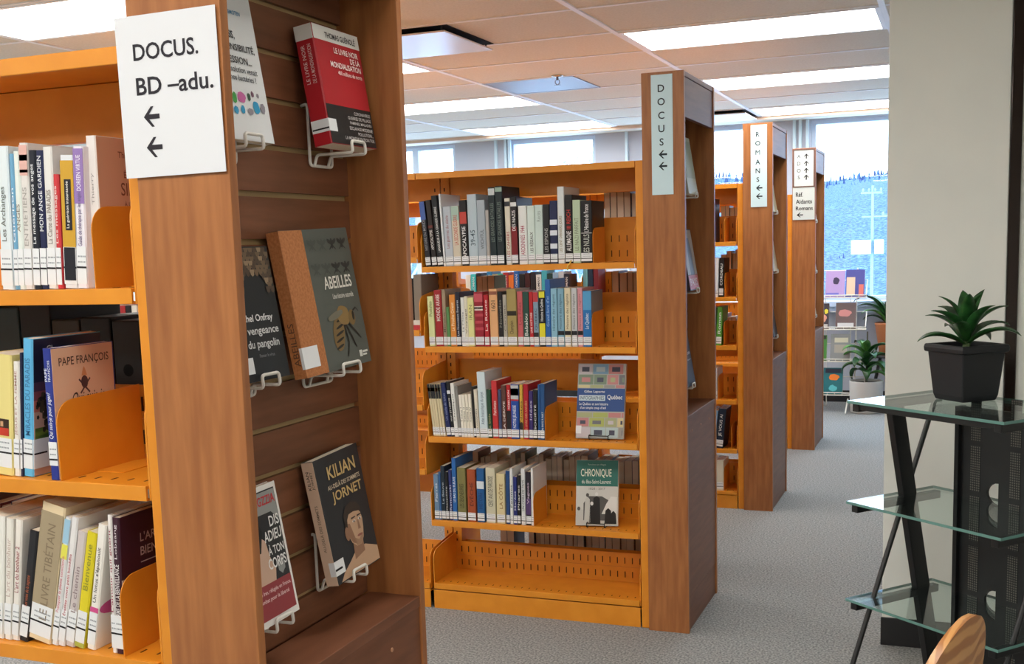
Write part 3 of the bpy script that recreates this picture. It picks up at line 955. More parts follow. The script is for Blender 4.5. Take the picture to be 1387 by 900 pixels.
# the peach-covered book behind the bookend
bk = book_mesh(0.0185, 0.218, 0.155, (234, 228, 224), 'white spined book with peach cover, behind the top bookend of near bookcase', 'books on the top shelf of the near bookcase')
place(bk, -1.1825, YNB + 0.012, 1.3862, 0.0185, 0.02)
cover_plate(bk, 0.0185, 0.154, 0.001, 0.217, (212, 168, 142))
lettering('spine_title', 'Thierry', bk, mat('ink_a0', (170, 164, 160), 0.5), (0.0125, -0.0007, 0.12), (0, 0, 1), (-1, 0, 0), 0.045, 0.006)
Xc = 0.0185 + 0.0009
for txt, z, hh, y0, w_ in (('Thierry', 0.186, 0.012, 0.045, None), ('ÉCOUTE LE', 0.160, 0.012, 0.056, None), ('SILENCE', 0.134, 0.019, 0.048, 0.085), ("À L'INTÉRIEUR", 0.118, 0.0085, 0.054, None)):
    lettering('cover_title', txt, bk, mat('ink_brown', (122, 70, 52), 0.6), (Xc, y0, z), (0, 1, 0), (0, 0, 1), w_, hh)
bookend(-1.1605, YNB - 0.0105, 1.3857, 'orange bookend covering the peach book, top shelf of near bookcase', depth=0.17, h=0.118)

N2 = [
    (-1.4020, 0.0450, 0.188, 0.090, (232, 216, 140), 'pale yellow book with small spine photo', None),
    (-1.3540, 0.0115, 0.178, 0.093, (238, 234, 226), 'thin white book with pink-grey letters', 'JÉSUS ET LA FEMME', (190, 150, 140), (0.36, 0.92)),
    (-1.3415, 0.0040, 0.192, 0.095, (40, 44, 70), 'thin navy booklet', None),
    (-1.3365, 0.0190, 0.213, 0.097, (98, 182, 226), 'sky-blue spined book with tree picture cover', 'MIRACLES DU PARADIS', (58, 120, 170), (0.3, 0.86)),
]
n2 = shelf_row(N2, YNB, 1.099, 'near bookcase second shelf', 'books on the second shelf of the near bookcase', sticker_kw=dict(z0=0.012, z1=0.058, line=0.034), end_word='from papal book', jit=0.002)
o, t_, h_, d_, _ = n2[0]
MB().box((t_ * 0.30, -0.0006, 0.062), (t_ * 0.86, 0.0, 0.088)).box((t_ * 0.30, -0.0009, 0.062), (t_ * 0.86, -0.0006, 0.074), 1).box((t_ * 0.5, -0.0009, 0.076), (t_ * 0.62, -0.0006, 0.084), 2).build('spine_photo', [cmat((60, 40, 30)), cmat((196, 60, 40)), cmat((206, 160, 120))], o)
# the tree picture on the sky-blue book's cover
o, t_, h_, d_, _ = n2[3]
sky = MB()
zz_ = [0.001, 0.10, 0.118, 0.132, 0.146, h_ - 0.001]
for k in range(5):
    sky.box((t_, 0.002, zz_[k]), (t_ + 0.0004, d_, zz_[k + 1]), k)
sky.build('cover_sky', [cmat((206, 160, 140)), cmat((196, 110, 96)), cmat((140, 74, 84)), cmat((80, 54, 76)), cmat((36, 36, 60))], o)
MB().box((t_ + 0.0004, 0.004, 0.012), (t_ + 0.0007, d_, 0.075)).build('cover_meadow', noise_mat('meadow_print', (56, 84, 34), (140, 160, 60), (1, 1, 6), 14, 3, 0.4), o)
tr = MB()
for k in range(70):
    a = rng.uniform(0, 6.28)
    q = rng.uniform(0, 1) ** 0.5
    cy, cz = 0.036 + 0.030 * q * math.cos(a), 0.100 + 0.036 * q * math.sin(a)
    r_ = rng.uniform(0.003, 0.006)
    tr.poly([(t_ + 0.0009 + 0.00001 * k, cy + r_ * math.cos(u), cz + r_ * math.sin(u) * 1.2) for u in (0, 1.2, 2.5, 3.8, 5.0)], k % 2)
tr.box((t_ + 0.0007, 0.033, 0.03), (t_ + 0.0009, 0.039, 0.09), 0)
tr.build('cover_tree', [cmat((40, 34, 28)), cmat((74, 64, 44))], o)
lettering('cover_title', 'CI', o, mat('ink_e0', (214, 208, 200), 0.5), (t_ + 0.001, 0.028, h_ - 0.022), (0, 1, 0), (0, 0, 1), None, 0.010)
MB().box((t_, 0.0005, 0.012), (t_ + 0.0012, 0.040, 0.058)).box((t_ + 0.0012, 0.001, 0.034), (t_ + 0.0014, 0.028, 0.0366), 1).build('wrapped_label', [M_STICK, M_INK], o)

bk = book_mesh(0.0165, 0.199, 0.135, (40, 54, 140), 'blue spined book with beige crested cover, second shelf of near bookcase', 'books on the second shelf of the near bookcase')
place(bk, -1.2725, YNB - 0.010, 1.0996, 0.0165, 0.015)
t_, h_ = 0.0165, 0.199
MB().box((t_, 0.0005, 0.001), (t_ + 0.0005, 0.132, h_ - 0.001)).build('cover_front', cmat((220, 184, 156)), bk)
sticker(bk, t_, z0=0.022, z1=0.058, line=0.030)
spine_text(bk, t_, 'Qui suis-je pour juger?', (240, 242, 250), 0.31 * h_, 0.66 * h_, 0.55, shear=0.2)
spine_text(bk, t_, 'PAPE', (230, 234, 246), 0.75 * h_, 0.85 * h_, 0.3, 0.3)
spine_text(bk, t_, 'FRANÇOIS', (230, 234, 246), 0.75 * h_, 0.91 * h_, 0.3, 0.7)
XB = t_ + 0.0009
lettering('cover_title', 'PAPE FRANÇOIS', bk, mat('ink_dkbrown', (74, 52, 44), 0.6), (XB, 0.014, 0.168), (0, 1, 0), (0, 0, 1), 0.108, 0.0155)
lettering('cover_title', 'Qui suis-je', bk, mat('ink_dkbrown', (46, 34, 34), 0.6), (XB, 0.034, 0.104), (0, 1, 0), (0, 0, 1), 0.072, 0.024, shear=0.25)
cr = MB()
cy, cz = 0.066, 0.142
cr.poly([(XB, cy + 0.0075 * math.cos(a), cz + 0.010 * math.sin(a)) for a in [k * math.pi / 8 for k in range(16)]], 0)
cr.poly([(XB, cy - 0.006, cz + 0.010), (XB, cy + 0.006, cz + 0.010), (XB, cy + 0.0025, cz + 0.020), (XB, cy, cz + 0.024), (XB, cy - 0.0025, cz + 0.020)], 1)
for sgn in (-1, 1):
    cr.poly([(XB + 0.0001, cy + sgn * 0.011, cz + 0.006), (XB + 0.0001, cy + sgn * 0.013, cz + 0.004), (XB + 0.0001, cy - sgn * 0.009, cz - 0.018), (XB + 0.0001, cy - sgn * 0.011, cz - 0.016)], 0)
cr.build('cover_crest', [cmat((80, 56, 60)), cmat((206, 140, 96))], bk)
bookend(-1.2520, YNB - 0.012, 1.0992, 'orange bookend beside the blue papal book, second shelf of near bookcase', depth=0.19, h=0.120)

N3 = [
    (-1.4480, 0.0400, 0.202, 0.125, (236, 234, 228), 'leaning white book at the photo edge', 'Un art de vivre', (190, 180, 170), (0.3, 0.8)),
    (-1.4047, 0.0138, 0.199, 0.125, (236, 232, 224), 'leaning white book with pale title', "L'art du bonheur", (200, 180, 170), (0.36, 0.84)),
    (-1.3898, 0.0135, 0.199, 0.145, (236, 230, 222), 'leaning white book lettered L art du bonheur', "L'art du bonheur 2", (150, 60, 70), (0.4, 0.78)),
    (-1.3742, 0.0160, 0.185, 0.225, (38, 38, 42), 'leaning black book, slim', 'Les voies de la sagesse', (180, 96, 60), (0.32, 0.6)),
    (-1.3565, 0.0440, 0.227, 0.235, (228, 208, 170), 'thick cream book with grey vertical lettering panel', None, None, None, [(0.14, 0.94, (168, 152, 124))]),
    (-1.3110, 0.0126, 0.211, 0.232, (226, 226, 226), 'leaning white book with blue and yellow top', 'Pratiquer la pleine conscience', (206, 110, 120), (0.26, 0.7), [(0.8, 0.985, (160, 200, 224)), (0.68, 0.79, (226, 222, 90))]),
    (-1.2972, 0.0125, 0.212, 0.230, (230, 228, 228), 'leaning white book with red lettering', 'Éveillez votre petit bouddha', (176, 60, 70), (0.24, 0.72)),
    (-1.2832, 0.0165, 0.189, 0.230, (206, 196, 194), 'leaning pale mauve-grey book', 'Le chemin', (150, 130, 134), (0.3, 0.7)),
    (-1.2655, 0.0185, 0.189, 0.230, (222, 206, 40), 'leaning bright yellow book', 'Bienvenue', (150, 150, 50), (0.5, 0.9), [(0.0, 0.12, (170, 176, 80))]),
    (-1.2450, 0.0195, 0.202, 0.205, (238, 234, 226), 'leaning white book with pink lotus on spine', "Un lotus s'épanouit", (70, 66, 66), (0.38, 0.82), [(0.30, 0.34, (206, 80, 140))]),
    (-1.1982, 0.0115, 0.215, 0.045, (234, 230, 226), 'upright white book with dotted red lettering', "L'amour qui guérit", (150, 60, 80), (0.3, 0.9)),
    (-1.1853, 0.0165, 0.212, 0.045, (60, 28, 44), 'upright plum book lettered in white', 'ARME DE LA BIENVEILLANCE', (236, 230, 230), (0.26, 0.66)),
]
n3 = shelf_row(N3, YNB, 0.832, 'near bookcase third shelf', 'books on the third shelf of the near bookcase', sticker_kw=dict(z0=0.008, z1=0.060, line=0.030), fit=-1.1685, jit=0.002)
o, t_, h_, d_, _ = n3[4]
spine_text(o, t_, 'LE LIVRE TIBÉTAIN', (132, 116, 92), 0.16 * h_, 0.86 * h_, 0.42)
o, t_, h_, d_, _ = n3[9]
pt = [(t_ + 0.0006, 0.002 + 0.075 * (0.5 - 0.5 * math.cos(a)), 0.066 + 0.012 * math.sin(a)) for a in [k * math.pi / 8 for k in range(16)]]
MB().poly(pt).build('cover_lotus', cmat((206, 80, 140)), o)
o, t_, h_, d_, _ = n3[11]
spine_text(o, t_, 'Lobsang', (230, 222, 226), 0.70 * h_, 0.95 * h_, 0.42)
MB().box((t_, 0.002, 0.001), (t_ + 0.0004, d_, 0.115)).build('cover_picture', cmat((196, 172, 158)), o)
xx = t_ + 0.0009
lettering('cover_title', "L'ARME DE LA", o, mat('ink_d8', (196, 176, 176), 0.5), (xx, 0.045, 0.165), (0, 1, 0), (0, 0, 1), None, 0.014)
lettering('cover_title', 'BIENVEILLANCE', o, mat('ink_d8', (196, 176, 176), 0.5), (xx, 0.045, 0.143), (0, 1, 0), (0, 0, 1), None, 0.014)
MB().box((xx, 0.045, 0.132), (xx + 0.0002, 0.14, 0.1335)).build('cover_rule', cmat((190, 176, 176)), o)
hd = MB().poly([(xx, 0.085 + 0.022 * math.cos(a), 0.092 + 0.028 * math.sin(a)) for a in [k * math.pi / 8 for k in range(16)]])
hd.build('cover_portrait', cmat((120, 76, 60)), o)
bookend(-1.1622, YNB - 0.008, 0.8322, 'orange bookend against the plum book, third shelf of near bookcase', depth=0.17, h=0.122)


# ---- rows on the far faces, fore-edges towards the camera
def back_row(x0, x1, yface, z, where, group, seed, hmin=0.18, hmax=0.25, dark=True, n=None, tmin=0.02, tmax=0.034):
    """books shelved from the opposite side; yface = y of their spines"""
    q = random.Random(seed)
    pal = [((46, 44, 52), 'charcoal'), ((120, 40, 44), 'maroon'), ((60, 80, 110), 'slate blue'), ((150, 130, 100), 'tan'), ((206, 200, 190), 'off-white'), ((70, 90, 70), 'moss green'), ((190, 150, 90), 'ochre'), ((96, 66, 52), 'brown')]
    x = x0
    k = 0
    while x < x1 - tmin and (n is None or k < n):
        t = q.uniform(tmin, tmax)
        h = q.uniform(hmin, hmax)
        rgb, nm = pal[q.randrange(len(pal))]
        ob = book_mesh(t, h, min(0.17, h * 0.68), rgb, '%s book turned fore-edge outward, %s along, %s' % (nm, ORD[k % 30], where), group)
        ob.rotation_euler = (0, 0, math.pi)
        ob.location = (x + t, yface - q.uniform(0, 0.006), z + 0.0006)
        x += t + 0.0012
        k += 1


gb = 'books seen from behind through the shelves'
yb = Y1 + 0.02 + 0.49 - 0.006
back_row(-1.30, -1.105, yb, 1.41, 'far side of DOCUS, top shelf', gb, 3, 0.20, 0.235)
back_row(-1.86, -1.105, yb, 1.124, 'far side of DOCUS, second shelf', gb, 4, 0.185, 0.20, n=3)
back_row(-1.28, -1.105, yb, 1.124, 'far side of DOCUS, second shelf by pillar', gb, 5, 0.185, 0.20)
back_row(-1.905, -1.105, yb, 0.37, 'far side of DOCUS, fourth shelf', gb, 6, 0.175, 0.215)
back_row(-1.66, -1.105, yb, 0.102, 'far side of DOCUS, bottom shelf', gb, 8, 0.17, 0.20)
back_row(-1.79, -1.71, yb, 0.102, 'far side of DOCUS, bottom beyond gap', gb, 33, 0.17, 0.2)
ybn = YN + 0.02 + 0.49 - 0.006
x = -1.82
for k, (rgb, nm, wd, h) in enumerate([((66, 58, 50), 'brown', 0.075, 0.262), ((24, 30, 34), 'black', 0.085, 0.268), ((52, 70, 76), 'teal-grey', 0.060, 0.255), ((30, 28, 30), 'charcoal', 0.070, 0.262), ((58, 54, 48), 'olive-brown', 0.062, 0.232), ((26, 26, 30), 'jet black', 0.066, 0.236), ((44, 40, 38), 'dark grey', 0.060, 0.230)]):
    fb = MB().box((0, 0, 0), (wd, 0.19, h)).build('file_box', cmat(rgb, 0.5), None, (x, ybn - 0.192, 1.0906), bevel=0.003)
    tag(fb, '%s file box standing behind the books on near bookcase second shelf' % nm, 'file box', 'dark file boxes on the far side of the near bookcase')
    MB().poly([(wd / 2 + 0.011 * math.cos(a), -0.0004, h * 0.62 + 0.011 * math.sin(a)) for a in [q_ * math.pi / 8 for q_ in range(16)]]).build('finger_hole', M_DARK, fb)
    x += wd + 0.003
back_row(-1.80, -1.40, ybn, 0.75, 'far side of near bookcase, third shelf', gb, 14, 0.19, 0.25)

# row of coloured spines in the ROMANS range seen below the DOCUS top shelf
cols = [((232, 228, 216), 'cream'), ((60, 186, 190), 'turquoise'), ((34, 32, 40), 'black'), ((60, 30, 44), 'plum'), ((36, 118, 166), 'blue'), ((228, 188, 70), 'yellow'), ((52, 178, 160), 'sea green'), ((178, 52, 58), 'red'),
        ((230, 120, 50), 'orange'), ((30, 96, 170), 'royal blue'), ((26, 28, 32), 'black white-edged'), ((60, 24, 30), 'dark red'), ((38, 36, 44), 'charcoal'), ((226, 226, 224), 'white'), ((72, 176, 190), 'aqua'), ((40, 74, 70), 'bottle green'),
        ((150, 180, 210), 'pale blue'), ((200, 206, 214), 'silver'), ((36, 40, 56), 'navy')]
x = -2.640
ROMG = 'colourful spines of the ROMANS range seen between shelves'
for k, (rgb, nm) in enumerate(cols):
    t = 0.0315
    if -1.975 < x + t and x < -1.955:
        x = -1.94
    h = [0.215, 0.22, 0.225, 0.21, 0.232][k % 5]
    ob = book_mesh(t, h, 0.14, rgb, '%s spine glimpsed under the DOCUS top shelf, %s of that row' % (nm, ORD[k]), ROMG)
    ob.location = (x, Y2 + 0.035, 1.0606)
    if nm in ('black', 'blue', 'red', 'royal blue', 'white', 'navy', 'turquoise', 'plum'):
        spine_text(ob, t, 'ROMAN', (230, 230, 226) if nm != 'white' else (50, 50, 56), 0.55 * h, 0.92 * h, 0.4)
    x += t + 0.0015
for k, (xx, rgb, nm) in enumerate([(-1.936, (110, 170, 180), 'grey-teal'), (-1.906, (30, 52, 76), 'deep blue'), (-1.876, (120, 40, 52), 'wine red')]):
    ob = book_mesh(0.027, 0.20, 0.14, rgb, '%s spine seen past the ribbon under the DOCUS top shelf' % nm, ROMG)
    ob.location = (xx, Y2 + 0.035, 1.1326)

# third DOCUS section, seen through the near bookcase
for k, (rgb, nm) in enumerate([((214, 80, 96), 'rose red'), ((236, 228, 214), 'ivory'), ((30, 28, 30), 'black'), ((230, 230, 226), 'white'), ((168, 40, 44), 'dark red'), ((28, 26, 30), 'jet black'), ((228, 220, 208), 'cream')]):
    ob = book_mesh(0.030, 0.225, 0.145, rgb, '%s spine glimpsed beneath the near top shelf, %s of that far row' % (nm, ORD[k]), 'far spines glimpsed through the near bookcase')
    ob.location = (-3.540 + 0.0318 * k, YD, 1.0006)

# second DOCUS section: a tall grey binder-like book and a few more
ob = book_mesh(0.034, 0.215, 0.16, (140, 128, 116), 'tall taupe book alone on the shelf behind the near display unit', 'books of the second DOCUS section')
ob.location = (-2.0000, YD + 0.03, 1.1166)
ob = book_mesh(0.030, 0.20, 0.15, (52, 46, 44), 'dark book beside the taupe one behind the near display unit', 'books of the second DOCUS section')
ob.location = (-2.0330, YD + 0.03, 1.1166)
for k, (rgb, nm) in enumerate([((190, 60, 70), 'red'), ((220, 214, 206), 'pale')]):
    ob = book_mesh(0.16, 0.018, 0.21, rgb, '%s book lying flat under the second section, behind near display' % nm, 'books of the second DOCUS section')
    ob.location = (-2.135, YD + 0.01, 1.1166 + 0.0188 * 0 + 0.2180 + 0.0190 * k) if False else (-2.125, YD + 0.01, 1.1172 + 0.0187 * k)

# ROMANS bookcase, front face right end
RY = Y2 + 0.034
RG = 'books at the pillar end of the ROMANS bookcase'
rom = [
    # x, z, t, h, slope, rgb, desc
    (-1.262, 1.4206, 0.052, 0.225, 0.0, (44, 58, 84), 'navy book on the top shelf of the ROMANS bookcase', None),
    (-1.226, 1.1326, 0.034, 0.205, 0.03, (226, 228, 230), 'white book beside the black one, second ROMANS shelf', None),
    (-1.1885, 1.1326, 0.0245, 0.205, 0.03, (26, 26, 28), 'black book with white lettering, second ROMANS shelf', 'CORDEAU'),
    (-1.236, 0.8766, 0.028, 0.20, 0.02, (160, 200, 140), 'pale green book, third ROMANS shelf', None),
    (-1.205, 0.8766, 0.029, 0.205, 0.05, (90, 160, 60), 'bright green book, third ROMANS shelf', 'Roman'),
    (-1.232, 0.5866, 0.033, 0.17, 0.0, (206, 208, 212), 'grey-white book, fourth ROMANS shelf', None),
    (-1.262, 0.3226, 0.022, 0.21, 0.10, (40, 40, 90), 'leaning indigo book, fifth ROMANS shelf', None),
    (-1.238, 0.3226, 0.022, 0.205, 0.10, (150, 190, 226), 'leaning light blue book, fifth ROMANS shelf', 'ROMAN'),
    (-1.212, 0.3226, 0.040, 0.215, 0.10, (24, 40, 60), 'leaning dark teal book with white lettering, fifth ROMANS shelf', 'JE VOUS AI'),
    (-1.246, 0.0926, 0.034, 0.165, 0.0, (226, 222, 210), 'cream book closer to the DOCUS unit, bottom ROMANS shelf', None),
    (-1.210, 0.0926, 0.042, 0.165, 0.0, (222, 216, 196), 'cream hardback beside the bottom ROMANS bookend', None),
]
for (x, z, t, h, sl, rgb, ds, ti) in rom:
    ob = book_mesh(t, h, 0.15, rgb, ds, RG)
    place(ob, x, RY, z, t, sl)
    sticker(ob, t, z0=0.010, z1=0.045, line=0.02)
    if ti:
        spine_text(ob, t, ti, (236, 238, 240), 0.3 * h, 0.85 * h, 0.5)
for z, x, nm in [(1.4202, -1.158, 'top'), (1.1322, -1.157, 'second'), (0.8762, -1.163, 'third'), (0.5862, -1.196, 'fourth'), (0.3222, -1.126, 'fifth'), (0.0922, -1.166, 'bottom')]:
    bookend(x, RY, z, 'orange bookend on the %s ROMANS shelf' % nm)
back_row(-1.24, -1.105, Y2 + 0.02 + 0.484, 1.44, 'far side of ROMANS bookcase, top', gb, 21, 0.165, 0.18)
back_row(-1.24, -1.105, Y2 + 0.02 + 0.484, 1.155, 'far side of ROMANS bookcase, second shelf', gb, 22, 0.19, 0.225)
back_row(-1.24, -1.105, Y2 + 0.02 + 0.484, 0.80, 'far side of ROMANS bookcase, third shelf', gb, 23, 0.19, 0.225)


# ------------------------------------------------------------------ face-out books on shelves
def grid_picture(ob, t, cells, name='cover_picture'):
    for (y0, y1, z0, z1, rgb) in cells:
        MB().box((t + 0.0004, y0, z0), (t + 0.0008, y1, z1)).build(name, cmat(rgb), ob)


def easel(x, y, z, wdt, lab, tilt=R(14), h=0.13):
    t = empty('book_easel', (x, y, z), lab, 'book stand', 'black wire book stands')
    a = wdt / 2
    m = MB()
    m.tube(fillet([(-a, -0.002, 0.018), (-a, -0.022, 0.018), (-a, -0.022, 0.0025), (-a, 0.045, 0.0025)], 0.004), 0.002, 6)
    m.tube(fillet([(a, -0.002, 0.018), (a, -0.022, 0.018), (a, -0.022, 0.0025), (a, 0.045, 0.0025)], 0.004), 0.002, 6)
    m.tube([(-a, -0.022, 0.017), (a, -0.022, 0.017)], 0.002, 6)
    m.tube([(-a, 0.045, 0.0025), (a, 0.045, 0.0025)], 0.002, 6)
    m.build('front_lip', M_WIREB, t)
    k = MB()
    k.tube(fillet([(-a * 0.6, 0.018, 0.0025), (-a * 0.6, 0.018 + h * math.tan(tilt), h), (a * 0.6, 0.018 + h * math.tan(tilt), h), (a * 0.6, 0.018, 0.0025)], 0.01), 0.002, 6)
    k.tube([(0, 0.018 + h * math.tan(tilt), h), (0, 0.085, 0.0025)], 0.002, 6)
    k.build('back_support', M_WIREB, t)
    return t


def face_out(x, y, z, w_, h_, t_, rgb, lab, tilt, spin=0.0):
    """cover faces -Y, leaning back by tilt"""
    ob = book_mesh(t_, h_, w_, rgb, lab, 'books displayed cover-out on the DOCUS bookcase')
    ob.matrix_world = Matrix.Translation((x, y, z)) @ Matrix.Rotation(-math.pi / 2 + spin, 4, 'Z') @ Matrix.Rotation(-tilt, 4, 'Y') @ Matrix.Translation((-t_, 0, 0))
    return ob


# infographic book: third shelf
w_, h_, t_ = 0.186, 0.285, 0.016
easel(-1.255, 4.090, 0.6975, 0.075, 'small black wire stand holding the blue-banded infographic book')
ib = face_out(-1.255 - w_ / 2, 4.074, 0.7025, w_, h_, t_, (170, 176, 170), 'grey picture-grid book with blue title band, cover out on third shelf', R(14), R(3))
pal = [(150, 150, 146), (120, 140, 120), (166, 172, 130), (190, 130, 130), (170, 180, 100), (196, 190, 196), (110, 112, 118), (176, 196, 200), (120, 160, 190), (206, 196, 150)]
cells = []
q = random.Random(5)
for r_, (z0, z1) in enumerate([(0.245, 0.282), (0.205, 0.242), (0.192, 0.203), (0.08, 0.098), (0.045, 0.078), (0.004, 0.042)]):
    x = 0.004
    while x < w_ - 0.01:
        d = q.uniform(0.045, 0.062)
        cells.append((x, min(x + d - 0.003, w_ - 0.003), z0, z1, pal[q.randrange(len(pal))]))
        if r_ != 2 and r_ != 3:
            cells.append((x + 0.012, min(x + d - 0.015, w_ - 0.006), z0 + 0.009, z1 - 0.010, pal[q.randrange(len(pal))] if q.random() < 0.5 else (70, 74, 92)))
        x += d
for i, c in enumerate(cells):
    MB().box((t_ + 0.0004, c[0], c[2]), (t_ + 0.0006 + 0.0003 * (i % 2), c[1], c[3])).build('cover_picture', cmat(c[4]), ib)
MB().box((t_ + 0.0002, 0.001, 0.103), (t_ + 0.0010, w_ - 0.001, 0.190)).build('title_band', cmat((36, 74, 136)), ib)
e = t_ + 0.0014
MB().box((e - 0.0004, 0.008, 0.143), (e, 0.110, 0.164)).build('title_frame', cmat((196, 214, 222)), ib)
for txt, y0, z0, wd, hh, rgb in [('Gilles Laporte', 0.028, 0.171, 0.080, 0.0115, (236, 240, 244)), ('INFOGRAPHIES', 0.012, 0.147, 0.094, 0.013, (30, 62, 100)), ('Québec', 0.118, 0.146, 0.058, 0.020, (236, 240, 244)), ('Le Québec et son histoire', 0.010, 0.124, 0.112, 0.012, (230, 234, 242)), ("d'un simple coup d'œil", 0.014, 0.109, 0.100, 0.012, (230, 234, 242))]:
    lettering('cover_title', txt, ib, mat('ink_%02x%02x%02x' % rgb, rgb, 0.5), (e + 0.0004, y0, z0), (0, 1, 0), (0, 0, 1), wd, hh)
MB().box((t_ + 0.0005, 0.001, 0.018), (t_ + 0.0013, 0.022, 0.048)).build('call_number_label', M_STICK, ib)

# chronicle book: fourth shelf
w_, h_, t_ = 0.162, 0.250, 0.026
easel(-1.272, 4.084, 0.3605, 0.07, 'small black wire stand holding the green and photo CHRONIQUE book')
cb = face_out(-1.272 - w_ / 2, 4.066, 0.3655, w_, h_, t_, (206, 206, 200), 'green-topped book lettered CHRONIQUE with old photo, cover out on fourth shelf', R(14), R(9))
MB().box((t_, 0.001, 0.150), (t_ + 0.0005, w_ - 0.001, 0.249)).build('cover_band', cmat((42, 108, 98)), cb)
e = t_ + 0.0010
for txt, y0, z0, wd, hh, rgb in [('CHRONIQUE', 0.018, 0.182, 0.118, 0.034, (222, 226, 206)), ('du Bas-Saint-Laurent', 0.022, 0.160, 0.112, 0.015, (214, 222, 210)), ('Paroisses et villages', 0.045, 0.228, 0.070, 0.008, (160, 190, 180)), ('1828 - 2017', 0.050, 0.136, 0.062, 0.009, (120, 120, 112))]:
    lettering('cover_title', txt, cb, mat('ink_%02x%02x%02x' % rgb, rgb, 0.5), (e, y0, z0), (0, 1, 0), (0, 0, 1), wd, hh)


def blob(cx, cz, rx, rz, x, n=16, jag=0.0, seed=0, rot=0.0):
    q = random.Random(seed)
    out = []
    for k in range(n):
        a = 2 * math.pi * k / n
        s = 1 + q.uniform(-jag, jag)
        py, pz = rx * math.cos(a) * s, rz * math.sin(a) * s
        out.append((x, cx + py * math.cos(rot) - pz * math.sin(rot), cz + py * math.sin(rot) + pz * math.cos(rot)))
    return out


ph = MB()
ph.box((t_ + 0.0003, 0.002, 0.002), (t_ + 0.0006, w_ - 0.002, 0.060), 2)
ph.poly([(e, 0.030, 0.020), (e, 0.120, 0.020), (e, 0.130, 0.060), (e, 0.125, 0.098), (e, 0.100, 0.112), (e, 0.050, 0.112), (e, 0.030, 0.085)], 1)
ph.poly([(e + 0.0002, 0.100, 0.045), (e + 0.0002, 0.158, 0.045), (e + 0.0002, 0.158, 0.110), (e + 0.0002, 0.135, 0.112), (e + 0.0002, 0.118, 0.085)], 3)
for cx, top, c, wd in [(0.012, 0.070, 2, 0.011), (0.045, 0.122, 2, 0.012), (0.080, 0.126, 0, 0.016), (0.062, 0.090, 0, 0.010), (0.125, 0.080, 0, 0.014), (0.145, 0.070, 0, 0.012)]:
    ph.poly([(e + 0.0004, cx - wd, 0.008), (e + 0.0004, cx + wd, 0.008), (e + 0.0004, cx + wd * 0.75, top - 0.022), (e + 0.0004, cx, top - 0.012), (e + 0.0004, cx - wd * 0.75, top - 0.022)], c)
    ph.poly(blob(cx, top - 0.006, 0.006, 0.0075, e + 0.0006, 12), 3 if c == 0 else 1)
ph.build('cover_photo', [cmat((30, 30, 30)), cmat((84, 84, 82)), cmat((196, 196, 190)), cmat((222, 222, 218))], cb)

t = MB().tube(bez([(-1.330, 4.018, 1.372), (-1.333, 4.012, 1.362), (-1.342, 4.014, 1.352), (-1.343, 4.012, 1.336)], 5), [0.0028] * 16, 6).build('shelf_clip', mat('yellow_ribbon', (222, 184, 80), 0.5))
tag(t, 'small yellow ribbon hook hanging over the DOCUS top shelf edge', 'ribbon')


# ------------------------------------------------------------------ slatwall displays
def holder(y, z, lab, wdt=0.07, depth=0.06):
    """white wire rest hooked in a slatwall groove; z is the foot of the book it carries"""
    t = empty('wire_holder', (XL + 0.0415, y, z), lab, 'book holder', 'white wire book holders on the slatwall')
    r = 0.0026
    a = wdt / 2
    back = fillet([(-0.006, -a, 0.075), (0.006, -a, 0.078), (0.006, -a, -0.022), (0.006, a, -0.022), (0.006, a, 0.078), (-0.006, a, 0.075)], 0.008)
    MB().tube(back, r, 8).build('back_frame', M_WIRE, t)
    g_ = a * 0.62
    lip = fillet([(0.006, -g_, -0.0220), (0.012, -g_, -0.004), (depth + 0.004, -g_, -0.004), (depth + 0.004 - 0.002, -g_, 0.015), (depth + 0.004 - 0.002, g_, 0.015), (depth + 0.004, g_, -0.004), (0.012, g_, -0.004), (0.006, g_, -0.022)], 0.006)
    MB().tube(lip, r, 8).build('front_rest', M_WIRE, t)
    return t


def wall_book(yb, zb, w_, h_, t_, rgb, lab, tilt=0.16, lean=0.0, xb=None):
    """book leaning on the slatwall; spine towards -Y, cover towards +X. (yb, zb) foot of spine edge"""
    ob = book_mesh(t_, h_, w_, rgb, lab, 'books displayed on the slatwall of the near unit')
    xb = xb if xb is not None else XL + 0.0415 + 0.006 + h_ * math.sin(tilt) * 1.0 + 0.004
    ob.matrix_world = Matrix.Translation((xb, yb, zb)) @ Matrix.Rotation(lean, 4, 'X') @ Matrix.Rotation(-tilt, 4, 'Y')
    return ob


def cov(ob, t, txt, y0, z0, wd, hh, rgb, lift=0.0010, shear=0.0, bold=0.016):
    lettering('cover_title', txt, ob, mat('ink_%02x%02x%02x' % tuple(rgb), rgb, 0.5), (t + lift, y0, z0), (0, 1, 0), (0, 0, 1), wd, hh, shear, bold=bold)


# red, white and black book
w_, h_, t_ = 0.150, 0.192, 0.034
b = wall_book(1.640, 1.596, w_, h_, t_, (178, 34, 44), 'red book with white top and black foot on the near slatwall', 0.15, 0.0)
MB().box((t_, 0.001, 0.168), (t_ + 0.0004, w_, h_ - 0.0005)).box((0.001, -0.0004, 0.168), (t_ - 0.001, 0.0, h_ - 0.0005)).build('cover_band', cmat((234, 232, 226)), b)
MB().box((t_, 0.001, 0.001), (t_ + 0.0004, w_, 0.064)).build('cover_foot', cmat((34, 32, 34)), b)
cov(b, t_, 'THOMAS GUÉNOLÉ', 0.036, 0.173, 0.100, 0.012, (40, 36, 38))
for txt, y0, z0, wd in [('LE LIVRE NOIR', 0.058, 0.151, 0.080), ('DE LA', 0.108, 0.139, 0.032), ('MONDIALISATION', 0.040, 0.127, 0.100)]:
    cov(b, t_, txt, y0, z0, wd, 0.0095, (240, 226, 222))
